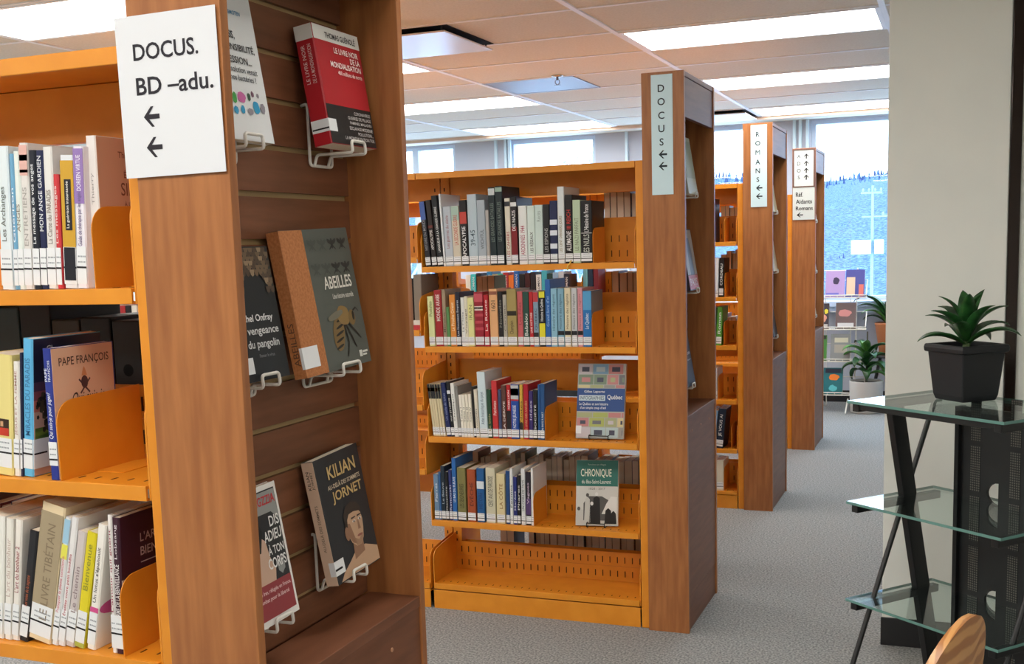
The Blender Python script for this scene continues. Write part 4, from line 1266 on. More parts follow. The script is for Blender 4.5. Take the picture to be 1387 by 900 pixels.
cov(b, t_, '400 millions de morts', 0.060, 0.116, 0.080, 0.007, (240, 214, 210))
for k, txt in enumerate(['CORONAVIRUS', 'GUERRES DE PILLAGE', 'FAMINES, MALADIES', 'ESCLAVAGE MODERNE', 'POLLUTION...', 'LA MONDIALISATION TUE']):
    wd = [0.055, 0.078, 0.074, 0.078, 0.052, 0.098][k]
    cov(b, t_, txt, w_ - 0.006 - wd, 0.052 - 0.0085 * k, wd, 0.0055, (190, 186, 184))
for txt, cx in (('LE LIVRE NOIR', 0.34), ('DE LA MONDIALISATION', 0.68)):
    spine_text(b, t_, txt, (236, 206, 204), 0.098, 0.160, 0.2, cx)
MB().box((0.002, -0.0008, 0.020), (t_ + 0.0006, 0.0, 0.040)).box((t_, 0.0, 0.020), (t_ + 0.0009, 0.024, 0.040)).box((0.003, -0.0011, 0.024), (t_, -0.0008, 0.0265), 1).build('call_number_label', [M_STICK, M_INK], b)
holder(1.715, 1.5930, 'white wire holder under the red, white and black book', 0.072, 0.0757)

# bee book
w_, h_, t_ = 0.212, 0.232, 0.022
b = wall_book(1.536, 1.230, w_, h_, t_, (86, 90, 84), 'grey-green ABEILLES book with orange cloth spine and a bee, on slatwall', 0.15, 0.03)
MB().box((0.0002, -0.0005, 0.0005), (t_ - 0.0002, 0.0, h_ - 0.0005)).box((t_, 0.0, 0.0005), (t_ + 0.0005, 0.068, h_ - 0.0005)).build('cloth_spine', noise_mat('orange_cloth', (168, 104, 58), (188, 122, 72), (1, 1, 1), 220, 2, 0.8), b)
cov(b, t_, 'ABEILLES', 0.104, 0.132, 0.090, 0.021, (226, 224, 214))
cov(b, t_, 'Une histoire naturelle', 0.124, 0.115, 0.068, 0.0085, (206, 204, 194))
spine_text(b, t_, 'ABEILLES', (96, 60, 38), 0.020, 0.088, 0.5)
ins = MB()
for iy in range(4):
    for iz in range(2):
        cx, cz = 0.090 + 0.032 * iy, 0.207 - 0.040 * iz
        k = 0 if iy >= 2 else 1
        ins.poly(blob(cx, cz, 0.0042, 0.009, t_ + 0.0006, 12, 0.05, iy), k)
        for sg in (-1, 1):
            ins.poly(blob(cx + sg * 0.008, cz + 0.003, 0.008, 0.0035, t_ + 0.0008, 10, 0.1, iz + 3, sg * 0.5), k)
            ins.poly([(t_ + 0.0007, cx + sg * 0.003, cz - 0.003), (t_ + 0.0007, cx + sg * 0.011, cz - 0.010), (t_ + 0.0007, cx + sg * 0.0095, cz - 0.011), (t_ + 0.0007, cx + sg * 0.002, cz - 0.006)], k)
ins.build('insect_prints', [cmat((52, 54, 52)), cmat((76, 80, 75))], b)
bee = MB()
B0 = t_ + 0.0007
bee.poly(blob(0.122, 0.058, 0.018, 0.030, B0, 20, 0.02, 1, -0.25), 0)
for k in range(5):
    bee.poly(blob(0.118 + 0.0035 * k, 0.036 + 0.011 * k, 0.015 - 0.001 * abs(k - 2), 0.0022, B0 + 0.0003, 14, 0, 0, 0.25), 1)
bee.poly(blob(0.146, 0.086, 0.020, 0.017, B0 + 0.0004, 18, 0.08, 4), 2)
bee.poly(blob(0.172, 0.080, 0.011, 0.013, B0 + 0.0006, 16, 0.05, 5), 0)
bee.poly(blob(0.177, 0.083, 0.004, 0.008, B0 + 0.0008, 12), 1)
for pts in [[(0.150, 0.072), (0.163, 0.050), (0.172, 0.030), (0.169, 0.029), (0.159, 0.048), (0.145, 0.070)], [(0.140, 0.070), (0.146, 0.040), (0.136, 0.018), (0.139, 0.017), (0.150, 0.040), (0.146, 0.071)], [(0.160, 0.072), (0.180, 0.056), (0.192, 0.044), (0.190, 0.042), (0.177, 0.053), (0.156, 0.069)], [(0.180, 0.090), (0.190, 0.094), (0.198, 0.088), (0.198, 0.090), (0.190, 0.097), (0.179, 0.093)]]:
    bee.poly([(B0 + 0.0002, a, c) for a, c in pts][::-1], 1)
bee.poly(blob(0.120, 0.088, 0.026, 0.006, B0 + 0.0009, 14, 0.05, 8, 0.2), 3)
bee.build('bee_print', [cmat((120, 96, 56)), cmat((34, 30, 26)), cmat((140, 112, 66)), cmat((116, 112, 96))], b)
MB().box((t_ - 0.004, -0.0009, 0.014), (t_ + 0.0006, -0.0005, 0.048)).box((t_, -0.0009, 0.014), (t_ + 0.0011, 0.046, 0.048)).build('call_number_label', M_STICK, b)
lg = MB()
lg.box((t_ + 0.0004, w_ - 0.036, 0.012), (t_ + 0.0008, w_ - 0.027, 0.023))
lg.box((t_ + 0.0004, w_ - 0.025, 0.018), (t_ + 0.0008, w_ - 0.008, 0.0215))
lg.box((t_ + 0.0004, w_ - 0.025, 0.013), (t_ + 0.0008, w_ - 0.012, 0.016))
lg.build('publisher_mark', cmat((214, 214, 206)), b)
holder(1.668, 1.2300, 'white wire holder under the bee book', 0.092, 0.0697)

# runner portrait book
w_, h_, t_ = 0.148, 0.212, 0.022
b = wall_book(1.604, 0.876, w_, h_, t_, (40, 40, 44), 'black book with gold title and a man portrait on near slatwall', 0.15, 0.05)
MB().box((0.0002, -0.0005, 0.0005), (t_ + 0.0004, 0.0, h_ - 0.0005)).build('spine_cover', cmat((214, 184, 160)), b)
cov(b, t_, 'KILIAN', 0.036, 0.172, 0.092, 0.022, (202, 172, 116))
cov(b, t_, 'AU-DELÀ DES SOMMETS', 0.028, 0.155, 0.108, 0.0095, (206, 190, 166))
cov(b, t_, 'JORNET', 0.036, 0.128, 0.100, 0.022, (202, 172, 116))
spine_text(b, t_, 'KILIAN', (60, 48, 44), 0.165, 0.196, 0.26, 0.36)
spine_text(b, t_, 'JORNET', (60, 48, 44), 0.165, 0.196, 0.26, 0.70)
spine_text(b, t_, 'AU-DELÀ DES SOMMETS', (110, 92, 80), 0.058, 0.138, 0.3)
P0 = t_ + 0.0006
pf = MB()
pf.poly([(P0, 0.012, 0.002), (P0, w_ - 0.001, 0.002), (P0, w_ - 0.001, 0.026), (P0, 0.125, 0.034), (P0, 0.108, 0.040), (P0, 0.070, 0.036), (P0, 0.052, 0.026), (P0, 0.026, 0.014)], 0)
pf.poly([(P0 + 0.0002, 0.068, 0.024), (P0 + 0.0002, 0.104, 0.030), (P0 + 0.0002, 0.104, 0.062), (P0 + 0.0002, 0.072, 0.058)], 1)
face = [(0.060, 0.070), (0.068, 0.054), (0.082, 0.044), (0.098, 0.044), (0.108, 0.054), (0.113, 0.070), (0.115, 0.084), (0.113, 0.096), (0.106, 0.105), (0.088, 0.109), (0.071, 0.105), (0.062, 0.093)]
pf.poly([(P0 + 0.0004, y_, z_) for y_, z_ in face], 0)
pf.poly([(P0 + 0.0006, y_, z_) for y_, z_ in [(0.056, 0.074), (0.063, 0.080), (0.066, 0.094), (0.074, 0.102), (0.090, 0.103), (0.108, 0.100), (0.114, 0.094), (0.114, 0.106), (0.106, 0.116), (0.088, 0.121), (0.068, 0.117), (0.056, 0.104)]], 5)
pf.poly([(P0 + 0.0005, y_, z_) for y_, z_ in [(0.074, 0.062), (0.092, 0.053), (0.108, 0.062), (0.106, 0.054), (0.098, 0.0445), (0.082, 0.0445)]], 6)
pf.poly(blob(0.058, 0.072, 0.007, 0.012, P0 + 0.0007, 14), 1)
for ey in (0.086, 0.106):
    pf.poly(blob(ey, 0.087, 0.0058, 0.0022, P0 + 0.0008, 12), 3)
    pf.poly(blob(ey, 0.0865, 0.0022, 0.0020, P0 + 0.0010, 10), 2)
    pf.poly([(P0 + 0.0008, ey - 0.008, 0.0915), (P0 + 0.0008, ey + 0.007, 0.0925), (P0 + 0.0008, ey + 0.007, 0.0945), (P0 + 0.0008, ey - 0.007, 0.0945)], 2)
pf.poly([(P0 + 0.0008, 0.095, 0.070), (P0 + 0.0008, 0.104, 0.070), (P0 + 0.0008, 0.1005, 0.086), (P0 + 0.0008, 0.097, 0.086)], 1)
pf.poly(blob(0.097, 0.060, 0.009, 0.0022, P0 + 0.0008, 14), 4)
pf.poly([(P0 + 0.0005, 0.062, 0.066), (P0 + 0.0005, 0.071, 0.053), (P0 + 0.0005, 0.084, 0.047), (P0 + 0.0005, 0.078, 0.066), (P0 + 0.0005, 0.072, 0.086), (P0 + 0.0005, 0.064, 0.088)], 1)
pf.build('cover_portrait', [cmat((196, 160, 130)), cmat((150, 112, 88)), cmat((44, 34, 32)), cmat((222, 214, 206)), cmat((150, 90, 80)), cmat((58, 46, 40)), cmat((166, 130, 104))], b)
MB().box((t_ - 0.010, -0.0009, 0.016), (t_ + 0.0006, -0.0005, 0.040)).box((t_, -0.0009, 0.016), (t_ + 0.0011, 0.030, 0.040)).box((t_ + 0.0011, 0.0, 0.024), (t_ + 0.0013, 0.022, 0.0275), 1).build('call_number_label', [M_STICK, M_INK], b)
holder(1.668, 0.8790, 'white wire holder under the portrait book', 0.072, 0.0667)

# pangolin book
w_, h_, t_ = 0.142, 0.200, 0.014
b = wall_book(1.366, 1.240, w_, h_, t_, (30, 32, 36), 'black book with scaly animal photo, beside the bee book', 0.15, 0.0)
sc = MB()
q = random.Random(2)
for r_ in range(11):
    for k in range(13):
        cy = 0.006 + 0.0112 * k + (0.0056 if r_ % 2 else 0)
        cz = h_ - 0.006 - 0.0066 * r_
        if cy > w_ - 0.006 or (cy - 0.09) ** 2 / 0.0018 + (cz - 0.135) ** 2 / 0.0012 < 0.5 or cz < 0.128 + 0.05 * abs(cy - 0.08):
            continue
        sc.poly([(t_ + 0.0006 + 0.00012 * r_, cy - 0.006, cz + 0.004), (t_ + 0.0006 + 0.00012 * r_, cy - 0.004, cz - 0.004), (t_ + 0.0006 + 0.00012 * r_, cy, cz - 0.0065), (t_ + 0.0006 + 0.00012 * r_, cy + 0.004, cz - 0.004), (t_ + 0.0006 + 0.00012 * r_, cy + 0.006, cz + 0.004)], q.randrange(3))
sc.build('scales_print', [cmat((150, 128, 102)), cmat((112, 92, 72)), cmat((84, 68, 54))], b)
cov(b, t_, 'Michel Onfray', 0.030, 0.085, 0.092, 0.0135, (238, 238, 238))
cov(b, t_, 'La vengeance', 0.028, 0.065, 0.104, 0.0155, (214, 216, 216))
cov(b, t_, 'du pangolin', 0.046, 0.045, 0.082, 0.0155, (214, 216, 216))
cov(b, t_, 'Penser le virus', 0.070, 0.034, 0.040, 0.005, (120, 122, 124))
MB().box((t_, 0.030, 0.012), (t_ + 0.0006, 0.052, 0.036)).build('call_number_label', M_STICK, b)
holder(1.446, 1.2360, 'white wire holder under the scaly animal book', 0.072, 0.0569)

# red-banded paperback
w_, h_, t_ = 0.130, 0.208, 0.014
b = wall_book(1.366, 0.868, w_, h_, t_, (236, 234, 230), 'paperback lettered DIS ADIEU with red band, low on near slatwall', 0.15, 0.02)
MB().box((t_, 0.001, 0.010), (t_ + 0.0004, w_ - 0.006, 0.200)).build('cover_photo', cmat((40, 40, 44)), b)
MB().box((t_, 0.001, 0.010), (t_ + 0.0007, w_ - 0.006, 0.062)).build('cover_band', cmat((150, 60, 66)), b)
fg = MB()
fg.poly([(t_ + 0.0006, y_, z_) for y_, z_ in [(0.002, 0.165), (0.060, 0.165), (0.105, 0.165), (0.123, 0.150), (0.123, 0.198), (0.002, 0.198)]], 0)
fg.poly([(t_ + 0.0008, y_, z_) for y_, z_ in [(0.030, 0.062), (0.085, 0.062), (0.090, 0.080), (0.080, 0.100), (0.076, 0.125), (0.055, 0.140), (0.030, 0.130)]], 1)
fg.poly([(t_ + 0.0009, y_, z_) for y_, z_ in [(0.028, 0.110), (0.060, 0.110), (0.072, 0.140), (0.062, 0.170), (0.040, 0.176), (0.026, 0.160)]], 2)
fg.poly(blob(0.105, 0.080, 0.009, 0.012, t_ + 0.0008, 12, 0.2, 6), 0)
fg.build('figure_print', [cmat((150, 152, 150)), cmat((206, 172, 150)), cmat((26, 24, 26))], b)
cov(b, t_, 'EGZZIA', 0.066, 0.178, 0.054, 0.014, (196, 60, 66), lift=0.0014)
for txt, z0, wd in [('DIS', 0.143, 0.026), ('ADIEU', 0.122, 0.046), ('À TON', 0.101, 0.042), ('CORPS', 0.080, 0.048)]:
    cov(b, t_, txt, 0.120 - wd, z0, wd, 0.0165, (238, 238, 236), lift=0.0016)
cov(b, t_, 'Née en Iran, réfugiée en France,', 0.020, 0.046, 0.100, 0.008, (236, 196, 196), lift=0.0012)
cov(b, t_, 'un combat pour la liberté', 0.020, 0.034, 0.092, 0.008, (236, 196, 196), lift=0.0012)
holder(1.444, 0.8640, 'white wire holder under the red-banded paperback', 0.072, 0.0581)

# white microbe book
w_, h_, t_ = 0.132, 0.228, 0.014
b = wall_book(1.362, 1.588, w_, h_, t_, (232, 234, 236), 'white book with coloured microbes beside the paper sign, on slatwall', 0.15, 0.0)
cov(b, t_, 'STRESS,', 0.030, 0.145, 0.046, 0.0125, (30, 32, 40))
cov(b, t_, 'HYPERSENSIBILITÉ,', 0.006, 0.128, 0.115, 0.0135, (30, 32, 40))
cov(b, t_, 'DÉPRESSION...', 0.018, 0.111, 0.090, 0.0125, (30, 32, 40))
cov(b, t_, 'Et si la solution venait', 0.020, 0.098, 0.098, 0.0085, (90, 94, 100))
cov(b, t_, 'de nos bactéries ?', 0.034, 0.086, 0.078, 0.0085, (90, 94, 100))
cov(b, t_, 'GUILLEMOTEN', 0.050, 0.182, 0.050, 0.006, (90, 150, 190))
mi_ = MB()
for k, (cy, cz, rx, rz, c) in enumerate([(0.066, 0.062, 0.010, 0.008, 0), (0.085, 0.064, 0.004, 0.006, 1), (0.095, 0.069, 0.0035, 0.0045, 2), (0.048, 0.060, 0.006, 0.008, 3), (0.100, 0.050, 0.008, 0.010, 4), (0.064, 0.044, 0.005, 0.006, 4), (0.083, 0.043, 0.007, 0.005, 5), (0.047, 0.042, 0.006, 0.006, 4), (0.116, 0.050, 0.006, 0.008, 5), (0.108, 0.068, 0.0035, 0.0035, 5)]):
    mi_.poly(blob(cy, cz, rx, rz, t_ + 0.0007 + 0.00002 * k, 16, 0.12, k), c)
mi_.build('microbe_prints', [cmat((206, 110, 170)), cmat((70, 100, 84)), cmat((130, 90, 110)), cmat((80, 170, 90)), cmat((60, 160, 206)), cmat((150, 146, 156))], b)
holder(1.432, 1.5840, 'white wire holder under the white microbe book', 0.072, 0.0611)


# books in the recesses of the farther units (mostly hidden by their front panels)
def slat_book(yu, y, z, w_, h_, t_, rgb, lab, tilt=0.16, lean=0.0):
    xb = XL + 0.0475 + h_ * math.sin(tilt) + 0.004
    ob = book_mesh(t_, h_, w_, rgb, lab, 'books displayed on the farther units')
    ob.matrix_world = Matrix.Translation((xb, yu + y, z)) @ Matrix.Rotation(lean, 4, 'X') @ Matrix.Rotation(-tilt, 4, 'Y')
    holder(yu + y + w_ / 2 + 0.02, z - 0.004, 'white wire holder under the ' + lab, 0.07, 0.013 + h_ * 0.159 + t_)
    return ob


b = slat_book(Y1, 0.25, 1.600, 0.155, 0.215, 0.026, (206, 210, 196), 'pale green-white book in the DOCUS unit, topmost')
MB().box((0.0262, 0.012, 0.06), (0.0268, 0.15, 0.2)).build('cover_picture', cmat((176, 186, 168)), b)
b = slat_book(Y1, 0.26, 1.240, 0.165, 0.235, 0.022, (60, 54, 60), 'magazine with a standing figure in the DOCUS unit, middle')
mg = MB().box((0.0222, 0.004, 0.06), (0.0226, 0.16, 0.23), 0).box((0.0222, 0.004, 0.004), (0.0228, 0.16, 0.058), 1)
mg.poly([(0.0230, y_, z_) for y_, z_ in [(0.05, 0.06), (0.12, 0.06), (0.12, 0.15), (0.10, 0.2), (0.07, 0.2), (0.05, 0.15)]], 2)
mg.build('cover_picture', [cmat((176, 168, 164)), cmat((206, 110, 120)), cmat((110, 120, 140))], b)
cov(b, 0.022, 'PAYS', 0.02, 0.018, 0.12, 0.028, (236, 220, 220))
b = slat_book(Y1, 0.20, 0.880, 0.160, 0.250, 0.014, (34, 34, 38), 'black book with small white title in the DOCUS unit, lowest')
cov(b, 0.014, 'JOHN', 0.09, 0.115, 0.05, 0.014, (226, 226, 226))
cov(b, 0.014, 'Biographie', 0.08, 0.095, 0.06, 0.008, (190, 190, 190))
MB().poly(blob(0.11, 0.165, 0.012, 0.018, 0.0147, 14, 0.2, 3)).build('cover_mark', cmat((120, 120, 124)), b)
slat_book(Y2, 0.34, 1.570, 0.145, 0.20, 0.022, (226, 214, 180), 'cream book in the ROMANS unit, upper')
slat_book(Y2, 0.34, 1.250, 0.150, 0.21, 0.022, (206, 190, 160), 'beige book in the ROMANS unit, middle')
slat_book(Y2, 0.35, 0.890, 0.145, 0.20, 0.022, (60, 60, 66), 'dark book in the ROMANS unit, lowest')
slat_book(Y3, 0.34, 1.540, 0.150, 0.20, 0.022, (220, 218, 214), 'white book in the ADOS unit, upper')
slat_book(Y3, 0.34, 1.190, 0.150, 0.20, 0.022, (200, 206, 214), 'pale blue book in the ADOS unit, middle')
slat_book(Y3, 0.34, 0.880, 0.150, 0.20, 0.022, (226, 222, 206), 'ivory book in the ADOS unit, lowest')


# ------------------------------------------------------------------ signs
def arrow(mb, cx, cz, L, H, y, ang=0.0, mi=0):
    a = [(-L / 2, 0), (-L * 0.02, H / 2), (L * 0.16, H / 2), (-L * 0.16, H * 0.12), (L / 2, H * 0.12), (L / 2, -H * 0.12), (-L * 0.16, -H * 0.12), (L * 0.16, -H / 2), (-L * 0.02, -H / 2)]
    pts = []
    for px, pz in a:
        pts.append((cx + px * math.cos(ang) - pz * math.sin(ang), y, cz + px * math.sin(ang) + pz * math.cos(ang)))
    # split into triangles-friendly parts
    o = len(mb.v)
    mb.v += pts
    for q in ((0, 3, 2, 1), (0, 8, 7, 6), (0, 6, 5, 4, 3)):
        mb.f.append(tuple(o + i for i in q)[::-1])
        mb.m.append(mi)


ZX, XX = (0, 0, 1), (1, 0, 0)
# letter-size paper on the near unit
yp = YN - 0.0035
pw, phh = 0.1625, 0.2130
pp = MB()
pp.box((0, -0.0004, 0), (pw, 0.0004, phh))
sg = pp.build('paper_sign', M_PAPER, None, (-1.0680, yp, 1.5360))
sg.rotation_euler = (0, R(-0.6), 0)
tag(sg, 'white paper sign lettered DOCUS and BD adu taped to near unit', 'sign')
M_SIGNINK = mat('sign_ink', (50, 48, 54), 0.7, spec=0.2)
lettering('sign_lettering', 'DOCUS.', sg, M_SIGNINK, (0.0275, -0.0009, 0.1540), XX, ZX, 0.105, 0.0222, bold=0.016)
lettering('sign_lettering', 'BD –adu.', sg, M_SIGNINK, (0.0285, -0.0009, 0.1085), XX, ZX, 0.124, 0.0232, bold=0.016)
ar = MB()
arrow(ar, 0.0500, 0.0795, 0.026, 0.027, -0.0009)
arrow(ar, 0.0510, 0.0390, 0.026, 0.027, -0.0009)
ar.build('sign_arrows', M_SIGNINK, sg)

# DOCUS strip
sg = MB().box((0, -0.0012, 0), (0.076, 0.0012, 0.411)).build('strip_sign', M_SIGN, None, (-1.0180, Y1 - 0.0022, 1.5935))
tag(sg, 'tall pale strip sign spelling DOCUS downward with two arrows', 'sign', 'pale strip signs on the end units')
sk = MB()
for ch, py in zip('DOCUS', (119.5, 137.5, 156, 174, 192)):
    z = 0.411 - (py - 101) / (264 - 101) * 0.411
    lettering('sign_letter', ch, sg, mat('sign_ink_blue', (26, 46, 56), 0.7), (0.036, -0.0018, z - 0.0125), XX, ZX, None, 0.025, align='C', bold=0.0 if ch == 'M' else 0.012)
for py in (209, 225):
    arrow(sk, 0.040, 0.411 - (py - 101) / 163 * 0.411, 0.030, 0.028, -0.0018)
sk.build('sign_arrows', mat('sign_ink_blue', (26, 46, 56), 0.7), sg)

# ROMANS strip
sg = MB().box((0, -0.0012, 0), (0.082, 0.0012, 0.412)).build('strip_sign', M_SIGN, None, (-1.0125, Y2 - 0.0022, 1.5930))
tag(sg, 'tall pale strip sign spelling ROMANS downward with two arrows', 'sign', 'pale strip signs on the end units')
sk = MB()
for ch, py in zip('ROMANS', (181.8, 194, 206.5, 219.5, 231.5, 243.5)):
    z = 0.412 - (py - 169) / (281 - 169) * 0.412
    lettering('sign_letter', ch, sg, mat('sign_ink_blue', (26, 46, 56), 0.7), (0.036, -0.0018, z - 0.0120), XX, ZX, None, 0.024, align='C', bold=0.0 if ch == 'M' else 0.012)
for py in (255, 266.5):
    arrow(sk, 0.043, 0.412 - (py - 169) / 112 * 0.412, 0.032, 0.028, -0.0018)
sk.build('sign_arrows', mat('sign_ink_blue', (26, 46, 56), 0.7), sg)

# ADOS framed sign and the card below
sg = MB().box((0, -0.0012, 0), (0.124, 0.0012, 0.234)).build('framed_sign', mat('grey_sign_card', (206, 214, 212), 0.6), None, (-1.0405, Y3 - 0.0050, 1.7680))
tag(sg, 'small framed sign spelling ADOS downward with four up arrows', 'sign', 'signs on the farthest unit')
fr = MB()
for a, b_ in (((-0.010, 0.234), (0.134, 0.243)), ((-0.010, -0.006), (0.134, 0.0)), ((-0.010, 0.0), (0.0, 0.234)), ((0.124, 0.0), (0.134, 0.234))):
    fr.box((a[0], -0.0040, a[1]), (b_[0], 0.0030, b_[1]))
fr.build('sign_frame', mat('frame_brown', (110, 78, 68), 0.5), sg)
sk, sk2 = MB(), MB()
for ch, py in zip('ADOS', (212.5, 222.3, 231.8, 241)):
    z = 0.234 - (py - 204) / 49.0 * 0.234
    lettering('sign_letter', ch, sg, M_INKGREY, (0.030, -0.0018, z - 0.012), XX, ZX, None, 0.024, align='C', bold=0.012)
    arrow(sk, 0.078, z, 0.034, 0.030, -0.0018, -math.pi / 2)
sk.build('sign_arrows', M_INK, sg)
sg = MB().box((0, -0.0012, 0), (0.141, 0.0012, 0.212)).build('card_sign', mat('grey_sign_card', (206, 214, 212), 0.6), None, (-1.0495, Y3 - 0.0050, 1.5485))
tag(sg, 'pale card sign lettered Réf. Aidants Romans with a left arrow', 'sign', 'signs on the farthest unit')
sk = MB()
for txt, py, wd, hh in (('Réf.', 267, 0.046, 0.030), ('Aidants', 276.5, 0.104, 0.028), ('Romans', 285.5, 0.110, 0.026)):
    lettering('sign_lettering', txt, sg, M_INK, (0.020, -0.0018, 0.212 - (py - 254) / 44.5 * 0.212), XX, ZX, wd, hh, bold=0.016)
arrow(sk, 0.046, 0.212 - (291.8 - 254) / 44.5 * 0.212, 0.042, 0.030, -0.0018)
sk.build('sign_arrow', M_INK, sg)

# black caster peeping out behind the DOCUS unit
t = empty('rolling_stool', (-1.03, 4.93, 0.0), 'black caster foot of a stool peeping out behind the DOCUS unit', 'stool')
MB().tube([(-0.028, 0, 0.032), (0.0, 0, 0.032), (0.028, 0, 0.032)], 0.031, 14).build('caster', M_BLACKP, t, bevel=0.003)
MB().tube(fillet([(-0.10, 0.03, 0.085), (-0.02, 0.005, 0.078), (0.0, 0.0, 0.06)], 0.02), 0.014, 8).build('caster_leg', M_BLACKP, t)
MB().lathe([(0.0, 0.06), (0.03, 0.06), (0.03, 0.40), (0.17, 0.41), (0.175, 0.44), (0.16, 0.455), (0.0, 0.455)], (-0.22, 0.05, 0), 24).build('seat', M_BLACKP, t, smooth=False)
for k in range(3):
    a = R(110 + 80 * k)
    MB().tube([(-0.22, 0.05, 0.08), (-0.22 + 0.17 * math.cos(a), 0.05 + 0.17 * math.sin(a), 0.07), (-0.22 + 0.19 * math.cos(a), 0.05 + 0.19 * math.sin(a), 0.014)], 0.013, 8).build('leg', M_BLACKP, t)

# ------------------------------------------------------------------ glass stand at the right
K = 3.4 / 2.8
camz = 1.4268


def SP(x, y, z):
    return Vector((x * K, y * K, camz + (z - camz) * K))


A = SP(-0.252, 2.872, 1.032)
ZT, ZM, ZB = camz + (1.032 - camz) * K, camz + (0.782 - camz) * K, camz + (0.535 - camz) * K
ex = (SP(0.087, 2.599, 0) - SP(-0.254, 2.883, 0))
ex.z = 0
WST = ex.length
ang = math.atan2(ex.y, ex.x)
DST = 0.370
t = empty('glass_stand', (A.x, A.y, 0), 'black metal stand with three clear glass shelves in front of column', 'stand', None, ang)
for zt, nm, thick in ((ZT, 'glass_shelf', 0.008), (ZM, 'glass_shelf', 0.008), (ZB, 'glass_shelf', 0.008)):
    gs = MB().box((0, 0, zt - thick), (WST, DST, zt)).build('glass_shelf', M_GLASS, t)
    eg = MB()
    for a, b_ in (((-0.0008, -0.0008), (WST + 0.0008, 0.0)), ((-0.0008, DST), (WST + 0.0008, DST + 0.0008)), ((-0.0008, 0), (0, DST)), ((WST, 0), (WST + 0.0008, DST))):
        eg.box((a[0], a[1], zt - thick), (b_[0], b_[1], zt))
    eg.build('polished_edge', M_GLASSEDGE, gs)
    for xx in (0.012, WST - 0.036):
        MB().box((xx, 0.008, zt - thick - 0.024), (xx + 0.024, DST - 0.008, zt - thick - 0.001)).build('support_bar', M_BLACK, t, bevel=0.002)
MB().box((0.036, 0.012, ZT - 0.026), (WST - 0.036, 0.030, ZT - 0.010)).build('reflection_bar', M_BLACK, t, bevel=0.002)  # thin bar added for the dark reflection under the top glass
for xx in (0.012, WST - 0.036):
    # broad sloping leg and thin brace, crossing between the upper shelves
    p0, p1 = 0.142, 0.142 + (ZT - 0.03) * 0.215
    MB().prism([(xx, p0, ZT - 0.03), (xx, p0 + 0.056, ZT - 0.03), (xx, p1 + 0.056, 0.0), (xx, p1, 0.0)], (0.024, 0, 0)).build('leg', M_BLACK, t, bevel=0.002)
    MB().tube([(xx + 0.012, DST - 0.03, ZT - 0.03), (xx + 0.012, -0.055, 0.0)], 0.008, 10).build('brace', M_BLACK, t)
# perforated spine at the back with cable holes
sx = WST / 2
hw = 0.122
sp = MB()
zz = [0.0]
holes = [ZT - 0.277 - 0.322 * k for k in range(2)]
z_hi = ZT - 0.03
yb0, yb1 = DST - 0.055, DST - 0.045
for hz in holes:
    # solid band above the hole, then two cheeks with a D-shaped gap
    sp.box((sx - hw, yb0, hz + 0.033), (sx + hw, yb1, z_hi))
    n = 12
    L = []
    for k in range(n + 1):
        a = math.pi / 2 + k * math.pi / n
        L.append((sx + 0.012 + 0.040 * math.cos(a), hz + 0.033 * math.sin(a)))
    for k in range(n):
        (xa, za), (xb_, zb_) = L[k], L[k + 1]
        sp.prism([(sx - hw, yb0, za), (xa, yb0, za), (xb_, yb0, zb_), (sx - hw, yb0, zb_)], (0, yb1 - yb0, 0))
    sp.box((sx + 0.012, yb0, hz - 0.033), (sx + hw, yb1, hz + 0.033))
    z_hi = hz - 0.033
sp.box((sx - hw, yb0, 0.03), (sx + hw, yb1, z_hi))
sp.box((sx - hw - 0.014, yb0 - 0.012, 0.0), (sx - hw, yb1 + 0.01, ZT - 0.03)).box((sx + hw, yb0 - 0.012, 0.0), (sx + hw + 0.014, yb1 + 0.01, ZT - 0.03))
sp.build('back_spine', M_BLACK, t)
mesh_m = perforated('perforated_steel', (16, 16, 18), (96, 92, 86), 140)
for xx in (sx - 0.088, sx + 0.048):
    zc = 0.06
    while zc < ZT - 0.12:
        MB().box((xx, yb0 - 0.001, zc), (xx + 0.036, yb0 + 0.0002, zc + 0.135)).build('mesh_strip', mesh_m, t)
        zc += 0.152
MB().box((-0.02, DST - 0.13, 0.0), (WST * 0.5 + 0.2, DST - 0.02, 0.028)).build('foot_bar', M_BLACK, t, bevel=0.002)

# square black planter with dracaena on the top shelf
pc = SP(0.012, 2.855, 1.032)
pl_ = SP(-0.058, 2.936, 1.032)
pr_ = SP(0.086, 2.918, 1.032)
v1 = pl_ - pc
v2 = pr_ - pc
ctr = pc + (v1 + v2) * 0.5
ang2 = math.atan2(v2.y, v2.x)
bs = (v1.length + v2.length) / 4
rimr = bs * 1.34
hp = 0.163
t = empty('potted_plant', (ctr.x, ctr.y, ZT + 0.0008), 'dracaena in a square black planter on the top glass shelf', 'plant', None, ang2)
pt = MB()


def sq(s, z):
    return [(-s, -s, z), (s, -s, z), (s, s, z), (-s, s, z)]


def loft(mb, rings, close_bottom=True, mi=0):
    o = len(mb.v)
    for r_ in rings:
        mb.v += r_
    n = len(rings[0])
    for i in range(len(rings) - 1):
        for j in range(n):
            j2 = (j + 1) % n
            mb.f.append((o + i * n + j, o + i * n + j2, o + (i + 1) * n + j2, o + (i + 1) * n + j))
            mb.m.append(mi)
    if close_bottom:
        mb.f.append(tuple(o + j for j in range(n))[::-1])
        mb.m.append(mi)


